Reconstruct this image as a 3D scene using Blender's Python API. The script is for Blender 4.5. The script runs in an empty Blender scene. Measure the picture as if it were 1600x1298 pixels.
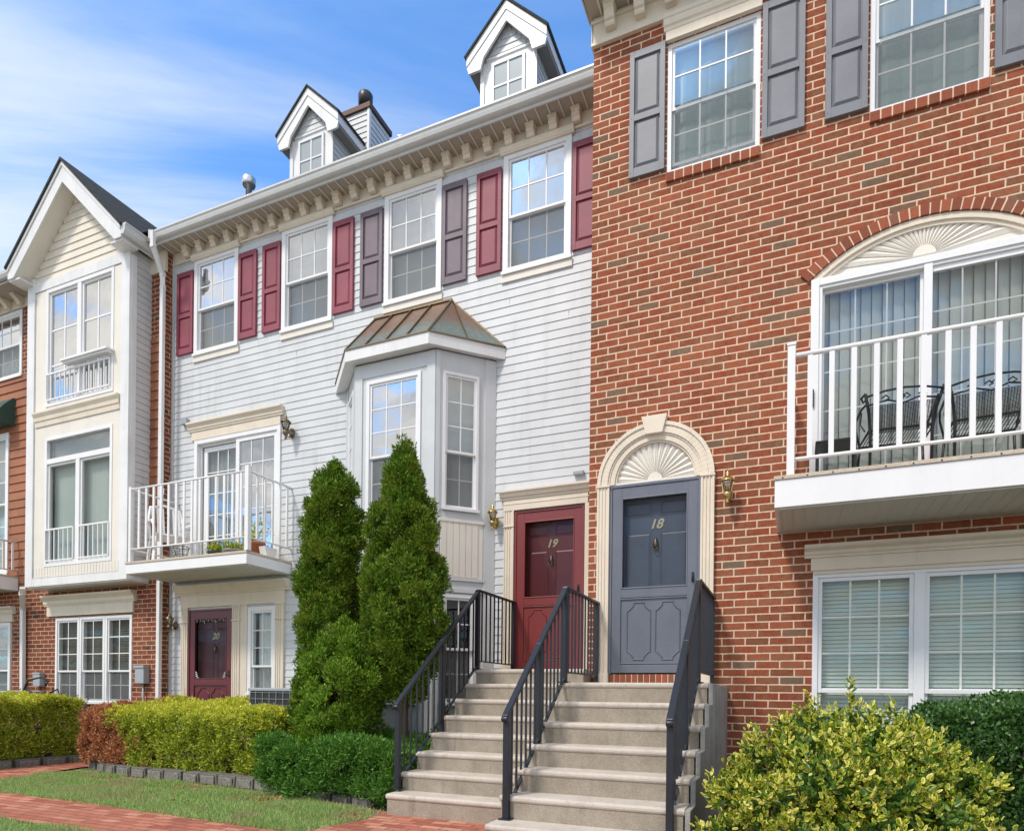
import bpy, bmesh, math, random
import numpy as np
from mathutils import Vector, Matrix
PI = math.pi
rad = math.radians
random.seed(7)
RNG = np.random.default_rng(7)
sc = bpy.context.scene
COL = sc.collection

# ------------------------------------------------------------------ camera
cam_d = bpy.data.cameras.new('camera'); cam = bpy.data.objects.new('camera', cam_d); COL.objects.link(cam)
sc.camera = cam
YAW, ROLL = rad(23.185), rad(.633)
fw = Vector((-math.sin(YAW), math.cos(YAW), 0)); rt = Vector((math.cos(YAW), math.sin(YAW), 0)); up = Vector((0, 0, 1))
r2 = rt*math.cos(ROLL)+up*math.sin(ROLL); u2 = -rt*math.sin(ROLL)+up*math.cos(ROLL)
m = Matrix.Identity(4)
for i in range(3):
    m[i][0] = r2[i]; m[i][1] = u2[i]; m[i][2] = -fw[i]
m[2][3] = 1.25
cam.matrix_world = m
cam_d.sensor_fit = 'HORIZONTAL'; cam_d.sensor_width = 36
cam_d.lens = 1030/1600*36
cam_d.shift_y = 435/1600
cam_d.clip_end = 2000

# ------------------------------------------------------------------ world and sun
SUN_EL, SUN_AZ = rad(52), rad(205)     # azimuth measured clockwise from +Y (the sun stands in front of the houses, to the left)
w = bpy.data.worlds.new('World'); sc.world = w; w.use_nodes = True
nt = w.node_tree; N = nt.nodes; L = nt.links
N.clear()
out = N.new('ShaderNodeOutputWorld'); bg = N.new('ShaderNodeBackground'); L.new(bg.outputs[0], out.inputs[0])
sky = N.new('ShaderNodeTexSky'); sky.sky_type = 'NISHITA'; sky.sun_disc = False
sky.sun_elevation = SUN_EL; sky.sun_rotation = SUN_AZ; sky.air_density = 1.0; sky.dust_density = .6; sky.ozone_density = 2.0
bg.inputs[1].default_value = .13
tc = N.new('ShaderNodeTexCoord')
sep = N.new('ShaderNodeSeparateXYZ'); L.new(tc.outputs['Generated'], sep.inputs[0])
def wm(op, a, b=None, c=None, clamp=False):
    n = N.new('ShaderNodeMath'); n.operation = op; n.use_clamp = clamp
    for i, v in enumerate((a, b, c)):
        if v is None: continue
        if isinstance(v, (int, float)): n.inputs[i].default_value = v
        else: L.new(v, n.inputs[i])
    return n.outputs[0]
zc = wm('ADD', wm('MAXIMUM', sep.outputs[2], 0.0), .12)
px, py = wm('DIVIDE', sep.outputs[0], zc), wm('DIVIDE', sep.outputs[1], zc)
cb = N.new('ShaderNodeCombineXYZ'); L.new(wm('ADD', wm('MULTIPLY', px, .42), wm('MULTIPLY', py, .18)), cb.inputs[0]); L.new(wm('ADD', wm('MULTIPLY', py, 2.1), wm('MULTIPLY', px, -1.15)), cb.inputs[1])
n1 = N.new('ShaderNodeTexNoise'); n1.inputs['Scale'].default_value = .9; n1.inputs['Detail'].default_value = 9; n1.inputs['Roughness'].default_value = .6; n1.inputs['Distortion'].default_value = .5
L.new(cb.outputs[0], n1.inputs['Vector'])
cb2 = N.new('ShaderNodeCombineXYZ'); L.new(px, cb2.inputs[0]); L.new(py, cb2.inputs[1])
n2 = N.new('ShaderNodeTexNoise'); n2.inputs['Scale'].default_value = 1.7; n2.inputs['Detail'].default_value = 10; n2.inputs['Roughness'].default_value = .58
L.new(cb2.outputs[0], n2.inputs['Vector'])
back = wm('SUBTRACT', 0.15, sep.outputs[1]); back = wm('MULTIPLY', back, 4.0, clamp=True)
left = wm('MULTIPLY', wm('ADD', sep.outputs[0], .05), -1.25, clamp=True)
def wramp(v, lo, hi):
    n = N.new('ShaderNodeMapRange'); n.interpolation_type = 'SMOOTHSTEP'
    n.inputs[1].default_value = lo; n.inputs[2].default_value = hi; L.new(v, n.inputs[0]); return n.outputs[0]
lowband = wramp(sep.outputs[2], .80, .34)                       # cloudier toward the horizon
wisp = wm('MULTIPLY', wramp(wm('ADD', n1.outputs[0], wm('MULTIPLY', wm('MULTIPLY', lowband, left), .36)), .49, .78), .82)
puff = wramp(n2.outputs[0], .37, .50)
mask = wm('ADD', wm('MULTIPLY', puff, back), wm('MULTIPLY', wisp, wm('SUBTRACT', 1.0, back)), clamp=True)
tint = N.new('ShaderNodeMixRGB'); tint.blend_type = 'MULTIPLY'; tint.inputs[0].default_value = 1; tint.inputs[2].default_value = (1.28, 1.95, 2.50, 1)
L.new(sky.outputs[0], tint.inputs[1])
n3 = N.new('ShaderNodeTexNoise'); n3.inputs['Scale'].default_value = 2.4; n3.inputs['Detail'].default_value = 8; L.new(cb2.outputs[0], n3.inputs['Vector'])
cr = N.new('ShaderNodeValToRGB'); cr.color_ramp.elements[0].position = .34; cr.color_ramp.elements[0].color = (4.2, 4.4, 4.8, 1); cr.color_ramp.elements[1].position = .60; cr.color_ramp.elements[1].color = (9.8, 9.3, 8.5, 1)
L.new(n3.outputs[0], cr.inputs[0])
cf = N.new('ShaderNodeMixRGB'); L.new(back, cf.inputs[0]); cf.inputs[1].default_value = (6.6, 7.2, 7.8, 1); L.new(cr.outputs[0], cf.inputs[2])
mix = N.new('ShaderNodeMixRGB'); L.new(cf.outputs[0], mix.inputs[2])
L.new(mask, mix.inputs[0]); L.new(tint.outputs[0], mix.inputs[1]); L.new(mix.outputs[0], bg.inputs[0])

sl = bpy.data.lights.new('sun', 'SUN'); so = bpy.data.objects.new('sun', sl); COL.objects.link(so)
sl.energy = 2.9; sl.angle = rad(9); sl.color = (1, .905, .79)
sd = Vector((math.sin(SUN_AZ)*math.cos(SUN_EL), math.cos(SUN_AZ)*math.cos(SUN_EL), math.sin(SUN_EL)))
so.rotation_euler = sd.to_track_quat('Z', 'Y').to_euler(); so.location = (0, -10, 20)
sc.view_settings.view_transform = 'Standard'; sc.view_settings.look = 'None'
sc.view_settings.exposure = 0.07; sc.view_settings.gamma = 1
sc.cycles.max_bounces = 8; sc.cycles.transparent_max_bounces = 24
sc.cycles.use_denoising = True

# ------------------------------------------------------------------ material helpers
class NT:
    def __init__(s, name):
        s.m = bpy.data.materials.new(name); s.m.use_nodes = True
        s.t = s.m.node_tree; s.b = s.t.nodes['Principled BSDF']; s.out = s.t.nodes['Material Output']
    def n(s, typ, **k):
        x = s.t.nodes.new(typ)
        for a, v in k.items(): setattr(x, a, v)
        return x
    def l(s, a, b): s.t.links.new(a, b)
    def mt(s, op, a, b=None, c=None, clamp=False):
        n = s.n('ShaderNodeMath', operation=op); n.use_clamp = clamp
        for i, v in enumerate((a, b, c)):
            if v is None: continue
            if isinstance(v, (int, float)): n.inputs[i].default_value = v
            else: s.l(v, n.inputs[i])
        return n.outputs[0]
    def noise(s, scale, detail=4, rough=.55, vec=None, dist=0):
        n = s.n('ShaderNodeTexNoise'); n.inputs['Scale'].default_value = scale; n.inputs['Detail'].default_value = detail
        n.inputs['Roughness'].default_value = rough; n.inputs['Distortion'].default_value = dist
        s.l(vec if vec is not None else s.pos(), n.inputs['Vector']); return n.outputs[0]
    def pos(s):
        if not hasattr(s, 'g'): s.g = s.n('ShaderNodeNewGeometry')
        return s.g.outputs['Position']
    def ramp(s, v, stops, const=False):
        r = s.n('ShaderNodeValToRGB'); e = r.color_ramp.elements
        if const: r.color_ramp.interpolation = 'CONSTANT'
        while len(e) < len(stops): e.new(.5)
        for x, (p, c) in zip(e, stops): x.position = p; x.color = (*c[:3], 1)
        s.l(v, r.inputs[0]); return r.outputs[0]
    def mr(s, v, a, b, c=0, d=1):
        n = s.n('ShaderNodeMapRange'); n.inputs[1].default_value = a; n.inputs[2].default_value = b
        n.inputs[3].default_value = c; n.inputs[4].default_value = d; s.l(v, n.inputs[0]); return n.outputs[0]
    def mix(s, f, a, b, mode='MIX'):
        n = s.n('ShaderNodeMixRGB', blend_type=mode)
        for i, v in enumerate((f, a, b)):
            if isinstance(v, (int, float)): n.inputs[i].default_value = v
            elif isinstance(v, tuple): n.inputs[i].default_value = (*v[:3], 1)
            else: s.l(v, n.inputs[i])
        return n.outputs[0]
    def bump(s, h, strength, dist=.01):
        n = s.n('ShaderNodeBump'); n.inputs['Strength'].default_value = strength; n.inputs['Distance'].default_value = dist
        s.l(h, n.inputs['Height']); s.l(n.outputs[0], s.b.inputs['Normal'])
def stretch(M, v, sx, sy, sz):
    mp = M.n('ShaderNodeMapping'); mp.inputs['Scale'].default_value = (sx, sy, sz); M.l(v, mp.inputs[0]); return mp.outputs[0]

def paint(name, c, rough=.5, var=.12, streak=.10, bump=.15):
    M = NT(name)
    a = M.noise(2.3, 5, .6); b = M.noise(45, 3)
    st = M.noise(1.0, 6, .65, stretch(M, M.pos(), 9, 9, .7))
    k = M.mt('ADD', M.mr(a, .3, .7, 1-var, 1+var*.5), M.mr(b, .3, .7, -var*.25, var*.25))
    k = M.mt('SUBTRACT', k, M.mt('MULTIPLY', M.mr(st, .52, .75), streak))
    n = M.n('ShaderNodeVectorMath', operation='SCALE'); n.inputs[0].default_value = c[:3]; M.l(k, n.inputs['Scale'])
    M.l(n.outputs[0], M.b.inputs['Base Color']); M.b.inputs['Roughness'].default_value = rough
    if bump: M.bump(M.noise(60, 4), bump, .002)
    return M.m

def brick_mat(name, Lb=.233, H=.0813, reds=None, mortar=(.71, .51, .375), plan=False, joint=.0076, depth=.7):
    M = NT(name); p = M.pos()
    sx = M.n('ShaderNodeSeparateXYZ'); M.l(p, sx.inputs[0]); X, Y, Z = sx.outputs
    if plan: uu, vv = X, Y
    else:
        sn = M.n('ShaderNodeSeparateXYZ'); M.l(M.g.outputs['True Normal'], sn.inputs[0])
        ax = M.mt('ABSOLUTE', sn.outputs[0])
        uu = M.mt('ADD', M.mt('MULTIPLY', X, M.mt('SUBTRACT', 1.0, ax)), M.mt('MULTIPLY', Y, ax)); vv = Z
    wob = M.noise(7, 3); wob2 = M.noise(9, 2, vec=stretch(M, p, 1, 1, 1.7))
    u = M.mt('DIVIDE', M.mt('ADD', uu, M.mt('MULTIPLY', wob, .006)), Lb)
    v = M.mt('DIVIDE', M.mt('ADD', vv, M.mt('MULTIPLY', wob2, .006)), H)
    row = M.mt('FLOOR', v)
    wr = M.n('ShaderNodeTexWhiteNoise', noise_dimensions='1D'); M.l(row, wr.inputs['W'])
    u = M.mt('ADD', u, M.mt('ADD', M.mt('MULTIPLY', M.mt('PINGPONG', row, 1.0), .5), M.mt('MULTIPLY', wr.outputs[0], .12)))
    col = M.mt('FLOOR', u); fu = M.mt('FRACT', u); fv = M.mt('FRACT', v)
    du = M.mt('MULTIPLY', M.mt('MINIMUM', fu, M.mt('SUBTRACT', 1.0, fu)), Lb)
    dv = M.mt('MULTIPLY', M.mt('MINIMUM', fv, M.mt('SUBTRACT', 1.0, fv)), H)
    # rounded corners
    d = M.mt('SMOOTH_MIN', du, dv, .006)
    d = M.mt('ADD', d, M.mt('MULTIPLY', M.mt('SUBTRACT', M.noise(38, 4), .5), .006))
    isb = M.mr(d, joint-.0016, joint+.0008)
    cc = M.n('ShaderNodeCombineXYZ'); M.l(col, cc.inputs[0]); M.l(row, cc.inputs[1])
    wn = M.n('ShaderNodeTexWhiteNoise', noise_dimensions='2D'); M.l(cc.outputs[0], wn.inputs['Vector'])
    reds = reds or [(0, (.17, .135, .10)), (.05, (.20, .12, .08)), (.065, (.225, .083, .044)), (.30, (.275, .074, .040)), (.62, (.315, .085, .045)), (.90, (.35, .108, .058)), (1, (.265, .115, .065))]
    bc = M.ramp(wn.outputs['Value'], reds)
    fine = M.noise(90, 5, .7); med = M.noise(22, 4, .6); big = M.noise(.55, 4)
    k = M.mt('ADD', M.mr(fine, .25, .75, .80, 1.18), M.mr(med, .3, .7, -.13, .13))
    k = M.mt('MULTIPLY', k, M.mr(big, .3, .7, .84, 1.12)); k = M.mt('MULTIPLY', k, M.mr(M.noise(1.0, 6, .7, stretch(M, p, 3.2, 3.2, .35)), .54, .72, 1, .80))
    bc = M.mix(M.mr(M.noise(11, 4, .7), .42, .66, 0, .62 if not plan else .15), bc, (.215, .125, .075))
    s1 = M.n('ShaderNodeVectorMath', operation='SCALE'); M.l(bc, s1.inputs[0]); M.l(k, s1.inputs['Scale'])
    s2 = M.n('ShaderNodeVectorMath', operation='SCALE'); s2.inputs[0].default_value = mortar; M.l(M.mr(M.noise(30, 5, .7), .25, .75, .78, 1.14), s2.inputs['Scale'])
    M.l(M.mix(isb, s2.outputs[0], s1.outputs[0]), M.b.inputs['Base Color'])
    M.b.inputs['Roughness'].default_value = .95; M.b.inputs['Specular IOR Level'].default_value = .08
    h = M.mt('ADD', M.mr(d, joint-.003, joint+.003), M.mt('MULTIPLY', fine, .22))
    h = M.mt('ADD', h, M.mt('MULTIPLY', wn.outputs['Value'], .15))
    M.bump(h, depth, .006)
    return M.m

def island_mat(name, stops, rough=.8, var=.2, scale=60, bump=.4, transl=0.0, spec=.3, rim=None, patch=None):
    M = NT(name); M.pos()
    c = M.ramp(M.g.outputs['Random Per Island'], stops)
    if patch: c = M.mix(M.mr(M.noise(patch[1], 5, .7), .47, .62, 0, .8), c, patch[0])
    if rim:
        at = M.n('ShaderNodeAttribute', attribute_name='rim')
        c = M.mix(M.mr(M.mt('ADD', at.outputs['Fac'], M.mt('MULTIPLY', M.mt('SUBTRACT', M.g.outputs['Random Per Island'], .5), .5)), .66, .78), c, M.ramp(M.g.outputs['Random Per Island'], rim))
    k = M.mr(M.noise(scale, 4, .65), .25, .75, 1-var, 1+var)
    s1 = M.n('ShaderNodeVectorMath', operation='SCALE'); M.l(c, s1.inputs[0]); M.l(k, s1.inputs['Scale'])
    M.l(s1.outputs[0], M.b.inputs['Base Color']); M.b.inputs['Roughness'].default_value = rough; M.b.inputs['Specular IOR Level'].default_value = spec
    if bump: M.bump(M.noise(scale*1.3, 5, .7), bump, .004)
    if transl:
        tr = M.n('ShaderNodeBsdfTranslucent'); M.l(s1.outputs[0], tr.inputs[0])
        mx = M.n('ShaderNodeMixShader'); mx.inputs[0].default_value = transl
        M.l(M.b.outputs[0], mx.inputs[1]); M.l(tr.outputs[0], mx.inputs[2]); M.l(mx.outputs[0], M.out.inputs[0])
    return M.m

def glass_mat(name, refl=.35, tint=(.78, .86, .88), wave=.05, rough=0.0, fk=.9):
    M = NT(name); M.t.nodes.remove(M.b)
    tr = M.n('ShaderNodeBsdfTransparent'); tr.inputs[0].default_value = (*tint, 1)
    gl = M.n('ShaderNodeBsdfGlossy'); gl.inputs['Roughness'].default_value = rough; gl.inputs[0].default_value = (.95, .97, 1, 1)
    bp = M.n('ShaderNodeBump'); bp.inputs['Strength'].default_value = wave; bp.inputs['Distance'].default_value = .05
    M.l(M.noise(2.2, 2), bp.inputs['Height']); M.l(bp.outputs[0], gl.inputs['Normal'])
    lw = M.n('ShaderNodeFresnel'); lw.inputs[0].default_value = 1.5
    fac = M.mt('ADD', refl, M.mt('MULTIPLY', lw.outputs[0], fk), clamp=True)
    mx = M.n('ShaderNodeMixShader'); M.l(fac, mx.inputs[0]); M.l(tr.outputs[0], mx.inputs[1]); M.l(gl.outputs[0], mx.inputs[2]); M.l(mx.outputs[0], M.out.inputs[0])
    return M.m
def screen_mat(name, c=(.10, .11, .12), op=.5):
    M = NT(name); M.t.nodes.remove(M.b)
    tr = M.n('ShaderNodeBsdfTransparent'); df = M.n('ShaderNodeBsdfDiffuse'); 
    df.inputs[0].default_value = (*c, 1)
    mx = M.n('ShaderNodeMixShader'); M.l(M.mr(M.noise(160, 2), .3, .7, op-.12, op+.12), mx.inputs[0])
    M.l(tr.outputs[0], mx.inputs[1]); M.l(df.outputs[0], mx.inputs[2]); M.l(mx.outputs[0], M.out.inputs[0]); return M.m
def metal_mat(name, c, rough=.3, metallic=1.0):
    M = NT(name); M.b.inputs['Metallic'].default_value = metallic
    k = M.mr(M.noise(25, 4), .3, .7, .8, 1.1)
    s1 = M.n('ShaderNodeVectorMath', operation='SCALE'); s1.inputs[0].default_value = c; M.l(k, s1.inputs['Scale']); M.l(s1.outputs[0], M.b.inputs['Base Color'])
    M.b.inputs['Roughness'].default_value = rough; return M.m

WHITE = paint('white_trim_paint', (.74, .75, .765), .4, .08, .12)
WHITE2 = paint('white_vinyl', (.78, .79, .81), .35, .04, .03)
SIDING = paint('pale_grey_siding_vinyl', (.585, .61, .635), .5, .09, .13)
BAYGREY = paint('pale_grey_bay_panel', (.58, .605, .63), .45, .06, .05)
CREAM = paint('cream_trim_paint', (.72, .64, .53), .55, .08, .10)
CREAM2 = paint('cream_panel_paint', (.75, .71, .645), .5, .06, .05)
CREAMSID = paint('cream_lap_siding', (.74, .69, .60), .55, .06, .06)
TAN = paint('tan_soffit_vinyl', (.42, .37, .31), .6, .08, .0)
GUTTER = paint('gutter_aluminium', (.62, .63, .63), .35, .06, .08)
MAROON_SH = paint('maroon_shutter_paint', (.26, .055, .085), .55, .22, .12)
PURPLE_SH = paint('plum_grey_shutter_paint', (.165, .13, .16), .55, .2, .1)
GREY_SH = paint('slate_grey_shutter_paint', (.18, .19, .22), .5, .16, .10)
MAROON_DOOR = paint('maroon_door_paint', (.21, .038, .038), .35, .08, .04)
SHADEMAROON = paint('shaded_maroon_door_paint', (.125, .02, .028), .35, .08, .04)  # maroon with the shade under the small balcony put into the colour
SLATE_DOOR = paint('slate_blue_door_paint', (.135, .15, .19), .4, .14, .10)
RAILBLACK = paint('dark_blue_black_rail_paint', (.014, .020, .029), .38, .2, .1, .25)
BROWNSID = paint('rust_brown_lap_siding', (.33, .125, .062), .7, .25, .25)
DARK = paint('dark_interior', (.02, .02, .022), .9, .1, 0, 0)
BLIND = paint('pale_blind_slats', (.76, .80, .74), .6, .04, 0, 0)
CURTAIN = paint('pale_vertical_blinds', (.54, .58, .56), .8, .05, 0, 0)
CURTAINW = paint('white_curtain', (.84, .84, .84), .8, .05, 0, 0)
GREYCURT = paint('grey_shade', (.58, .58, .58), .8, .08, 0, 0)
PANEL_G = paint('teal_grey_shade', (.40, .52, .53), .3, .06, 0, 0)
GLASS = glass_mat('window_glass', .20, fk=.6)
GLASSM = glass_mat('shaded_door_glass', .06, (.86, .88, .86), fk=.4)
GLASSB = glass_mat('bright_window_glass', .50)
GLASSD = glass_mat('door_glass', 0.0, (.72, .76, .80), fk=.25)
GLASSL = glass_mat('low_window_glass', .02, (.86, .91, .89), fk=.30)
SCREEN = screen_mat('insect_screen', (.22, .23, .24), .42)
BRASS = metal_mat('aged_brass', (.62, .46, .20), .25)
BRASSD = metal_mat('dull_bronze', (.22, .17, .11), .4)
LGLASS = glass_mat('lantern_glass', .15, (.9, .88, .8))
BLACKIRON = paint('black_wrought_iron', (.02, .02, .022), .4, .15, 0, .2)
STEEL = metal_mat('galvanised_steel', (.62, .64, .66), .35)
UTIL = paint('grey_utility_paint', (.34, .38, .42), .45, .1, .08)
GREEN_AWN = paint('dark_green_canvas', (.035, .085, .075), .8, .12, .06)
TERRA = paint('terracotta_clay', (.38, .13, .07), .8, .15, .1)
PLASTIC = paint('white_plastic', (.80, .80, .80), .3, .03, .03, 0)
BRICK = brick_mat('red_brick_wall')
BRICK2 = brick_mat('darker_red_brick_wall', reds=[(0, (.06, .035, .03)), (.08, (.16, .05, .034)), (.5, (.215, .062, .038)), (.85, (.24, .07, .04)), (1, (.18, .075, .05))], mortar=(.62, .42, .30), joint=.0065)
BUNIT = island_mat('red_brick_units', [(0, (.19, .065, .04)), (.4, (.26, .078, .044)), (.8, (.33, .10, .055)), (1, (.22, .10, .065))], .9, .2, 70, .5)
MORTAR = paint('pale_mortar', (.72, .52, .38), .95, .12, 0, .4)
BLOCK = island_mat('grey_concrete_block', [(0, (.10, .095, .085)), (.5, (.17, .16, .145)), (1, (.235, .225, .205))], .95, .45, 28, 1.0)
# shingles
def shingle():
    M = NT('dark_asphalt_shingle'); c = M.ramp(M.noise(14, 6, .7), [(.3, (.018, .020, .022)), (.7, (.06, .065, .062))])
    M.l(c, M.b.inputs['Base Color']); M.b.inputs['Roughness'].default_value = .95
    sx = M.n('ShaderNodeSeparateXYZ'); M.l(M.pos(), sx.inputs[0])
    M.bump(M.mt('ADD', M.mt('FRACT', M.mt('DIVIDE', sx.outputs[2], .10)), M.noise(90, 4)), .8, .012); return M.m
SHINGLE = shingle()
def copper():
    M = NT('bronze_metal_roof_with_patina'); sx = M.n('ShaderNodeSeparateXYZ'); M.l(M.pos(), sx.inputs[0])
    z = M.mt('ADD', sx.outputs[2], M.mt('MULTIPLY', M.mt('SUBTRACT', M.noise(2.4, 4, .6), .5), .42))
    f = M.mr(z, 6.12, 6.42)
    c = M.mix(f, (.17, .225, .22), (.20, .125, .09)); k = M.mr(M.noise(18, 4), .3, .7, .8, 1.15)
    s1 = M.n('ShaderNodeVectorMath', operation='SCALE'); M.l(c, s1.inputs[0]); M.l(k, s1.inputs['Scale']); M.l(s1.outputs[0], M.b.inputs['Base Color'])
    M.b.inputs['Metallic'].default_value = .25; M.b.inputs['Roughness'].default_value = .38; return M.m
COPPER = copper()
def concrete(name, a, b, speck=.5, rough=.9):
    M = NT(name)
    v = M.n('ShaderNodeTexVoronoi'); v.inputs['Scale'].default_value = 95; M.l(M.pos(), v.inputs['Vector'])
    sp = M.ramp(v.outputs['Color'], [(0, (1-speck,)*3), (.5, (1,)*3), (1, (1+speck*.8,)*3)])
    base = M.mix(M.mr(M.noise(3.5, 7, .68), .35, .65), a, b)
    c = M.mix(1.0, base, sp, 'MULTIPLY')
    st = M.mr(M.noise(2, 7, .7, stretch(M, M.pos(), 5, 5, 1)), .56, .72, 1, .66)
    s1 = M.n('ShaderNodeVectorMath', operation='SCALE'); M.l(c, s1.inputs[0]); M.l(st, s1.inputs['Scale'])
    M.l(s1.outputs[0], M.b.inputs['Base Color']); M.b.inputs['Roughness'].default_value = rough
    M.bump(M.mt('ADD', M.noise(120, 4, .7), v.outputs['Distance']), .5, .004); return M.m
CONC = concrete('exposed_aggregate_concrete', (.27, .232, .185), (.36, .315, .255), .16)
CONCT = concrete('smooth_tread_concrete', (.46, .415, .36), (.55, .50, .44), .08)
CONCS = concrete('grey_side_concrete', (.25, .25, .245), (.37, .365, .35), .10)
DECK = concrete('deck_edge_tan', (.50, .42, .34), (.58, .50, .41), .12)
PATH = brick_mat('brick_path_pavers', .2, .098, [(0, (.30, .10, .07)), (.3, (.42, .155, .105)), (.7, (.49, .195, .135)), (1, (.55, .27, .19))], (.22, .11, .08), True, .0048, 1.0)
def ground(name, stops, scale=3, bump=.6):
    M = NT(name); a = M.noise(scale, 8, .7); b = M.noise(scale*25, 5, .7)
    M.l(M.ramp(M.mt('ADD', M.mt('MULTIPLY', a, .6), M.mt('MULTIPLY', b, .4)), stops), M.b.inputs['Base Color'])
    M.b.inputs['Roughness'].default_value = 1; M.b.inputs['Specular IOR Level'].default_value = .1; M.bump(b, bump, .02); return M.m
ASPH = ground('pale_bounce_concrete', [(.36, (.30, .28, .255)), (.5, (.36, .34, .31)), (.64, (.42, .40, .37))], 1.2, .3)
LAWN = ground('lawn_soil_and_turf', [(.36, (.12, .15, .05)), (.5, (.19, .25, .08)), (.62, (.36, .33, .19))])
SOIL = ground('dry_straw_soil', [(.36, (.16, .11, .07)), (.5, (.34, .26, .16)), (.62, (.52, .44, .28))], 9, 1)
MULCH = ground('dark_mulch', [(.36, (.03, .02, .014)), (.5, (.075, .05, .035)), (.64, (.16, .12, .085))], 6, 1)

# ------------------------------------------------------------------ mesh builder in wall frames: u along the wall, n outward, z up
class Fr:
    def __init__(s, ox, oy, ux=1.0, uy=0.0, oz=0.0):
        k = math.hypot(ux, uy); s.o = (ox, oy, oz); s.u = (ux/k, uy/k)
    def __call__(s, u, n, z):
        return (s.o[0]+u*s.u[0]+n*s.u[1], s.o[1]+u*s.u[1]-n*s.u[0], s.o[2]+z)
W = Fr(0, 0)                                    # world frame: n = -Y
class MB:
    def __init__(s, fr=W): s.v = []; s.f = []; s.fr = fr; s.sm = []
    def add(s, pts, faces, smooth=False):
        k = len(s.v); s.v += [s.fr(*p) for p in pts]; s.f += [[i+k for i in f] for f in faces]; s.sm += [smooth]*len(faces); return s
    def box(s, u0, u1, n0, n1, z0, z1):
        p = [(u0, n0, z0), (u1, n0, z0), (u1, n1, z0), (u0, n1, z0), (u0, n0, z1), (u1, n0, z1), (u1, n1, z1), (u0, n1, z1)]
        return s.add(p, [(0, 1, 2, 3), (7, 6, 5, 4), (0, 4, 5, 1), (1, 5, 6, 2), (2, 6, 7, 3), (3, 7, 4, 0)])
    def pris(s, poly, a, b, axis):                # polygon extruded along axis 'u' (n,z), 'n' (u,z) or 'z' (u,n)
        k = len(poly)
        def P(p, t): return {'u': (t, p[0], p[1]), 'n': (p[0], t, p[1]), 'z': (p[0], p[1], t)}[axis]
        pts = [P(p, a) for p in poly]+[P(p, b) for p in poly]
        return s.add(pts, [tuple(range(k)), tuple(range(2*k-1, k-1, -1))]+[(i, (i+1) % k, k+(i+1) % k, k+i) for i in range(k)])
    def quad(s, a, b, c, d): return s.add([a, b, c, d], [(0, 1, 2, 3)])
    def bar(s, p, q, w=.02, h=None):              # square bar between two frame points
        h = h or w; P, Q = Vector(s.fr(*p)), Vector(s.fr(*q)); d = (Q-P).normalized()
        a = d.cross(Vector((0, 0, 1)))
        if a.length < .01: a = Vector((1, 0, 0))
        a.normalize(); b = a.cross(d).normalized(); k = len(s.v)
        for c in (P, Q):
            for i, j in ((-1, -1), (1, -1), (1, 1), (-1, 1)): s.v.append(tuple(c+a*i*w/2+b*j*h/2))
        s.f += [[k+i for i in f] for f in ((0, 1, 2, 3), (7, 6, 5, 4), (0, 4, 5, 1), (1, 5, 6, 2), (2, 6, 7, 3), (3, 7, 4, 0))]; s.sm += [False]*6; return s
    def tube(s, pts, r=.01, seg=8, closed=False):
        P = [Vector(s.fr(*p)) for p in pts]; k = len(s.v); n = len(P)
        rr = r if isinstance(r, (list, tuple)) else [r]*n; ref = None
        for i, c in enumerate(P):
            d = (P[min(i+1, n-1)]-P[max(i-1, 0)]).normalized()
            if ref is None: ref = d.orthogonal().normalized()
            ref = (ref-d*ref.dot(d)).normalized(); b = d.cross(ref)
            for j in range(seg):
                t = 2*PI*j/seg; s.v.append(tuple(c+(ref*math.cos(t)+b*math.sin(t))*rr[i]))
        for i in range(n-1):
            for j in range(seg):
                s.f.append([k+i*seg+j, k+i*seg+(j+1) % seg, k+(i+1)*seg+(j+1) % seg, k+(i+1)*seg+j]); s.sm.append(True)
        s.f.append([k+j for j in range(seg)][::-1]); s.f.append([k+(n-1)*seg+j for j in range(seg)]); s.sm += [False]*2; return s
    def lathe(s, u, n, prof, seg=16):            # prof = [(r, z)...]
        k = len(s.v)
        for r, z in prof:
            for j in range(seg):
                t = 2*PI*j/seg; s.v.append(s.fr(u+r*math.cos(t), n+r*math.sin(t), z))
        for i in range(len(prof)-1):
            for j in range(seg):
                s.f.append([k+i*seg+j, k+i*seg+(j+1) % seg, k+(i+1)*seg+(j+1) % seg, k+(i+1)*seg+j]); s.sm.append(True)
        s.f.append([k+j for j in range(seg)][::-1]); s.f.append([k+(len(prof)-1)*seg+j for j in range(seg)]); s.sm += [False]*2; return s
    def build(s, name, mat, parent=None, bevel=0, label=None):
        me = bpy.data.meshes.new(name); me.from_pydata(s.v, [], s.f); me.update()
        bm = bmesh.new(); bm.from_mesh(me)
        if len(s.f) > 1: bmesh.ops.recalc_face_normals(bm, faces=bm.faces); bm.to_mesh(me); bm.free()
        me.polygons.foreach_set('use_smooth', s.sm[:len(me.polygons)] if len(s.sm) == len(me.polygons) else [False]*len(me.polygons))
        me.materials.append(mat); o = bpy.data.objects.new(name, me); COL.objects.link(o)
        if parent is not None:
            o.parent = parent; o.matrix_parent_inverse = parent_inv(parent)
        if bevel:
            b = o.modifiers.new('bevel', 'BEVEL'); b.width = bevel; b.segments = 2; b.limit_method = 'ANGLE'
        if label: o['label'] = label
        return o
def wmat(o):
    m = Matrix.LocRotScale(o.location, o.rotation_euler, o.scale)
    return wmat(o.parent) @ o.matrix_parent_inverse @ m if o.parent else m
def parent_inv(p): return wmat(p).inverted()
def tag(o, label, cat, group=None, kind=None):
    o['label'] = label; o['category'] = cat
    if group: o['group'] = group
    if kind: o['kind'] = kind
    return o
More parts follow.
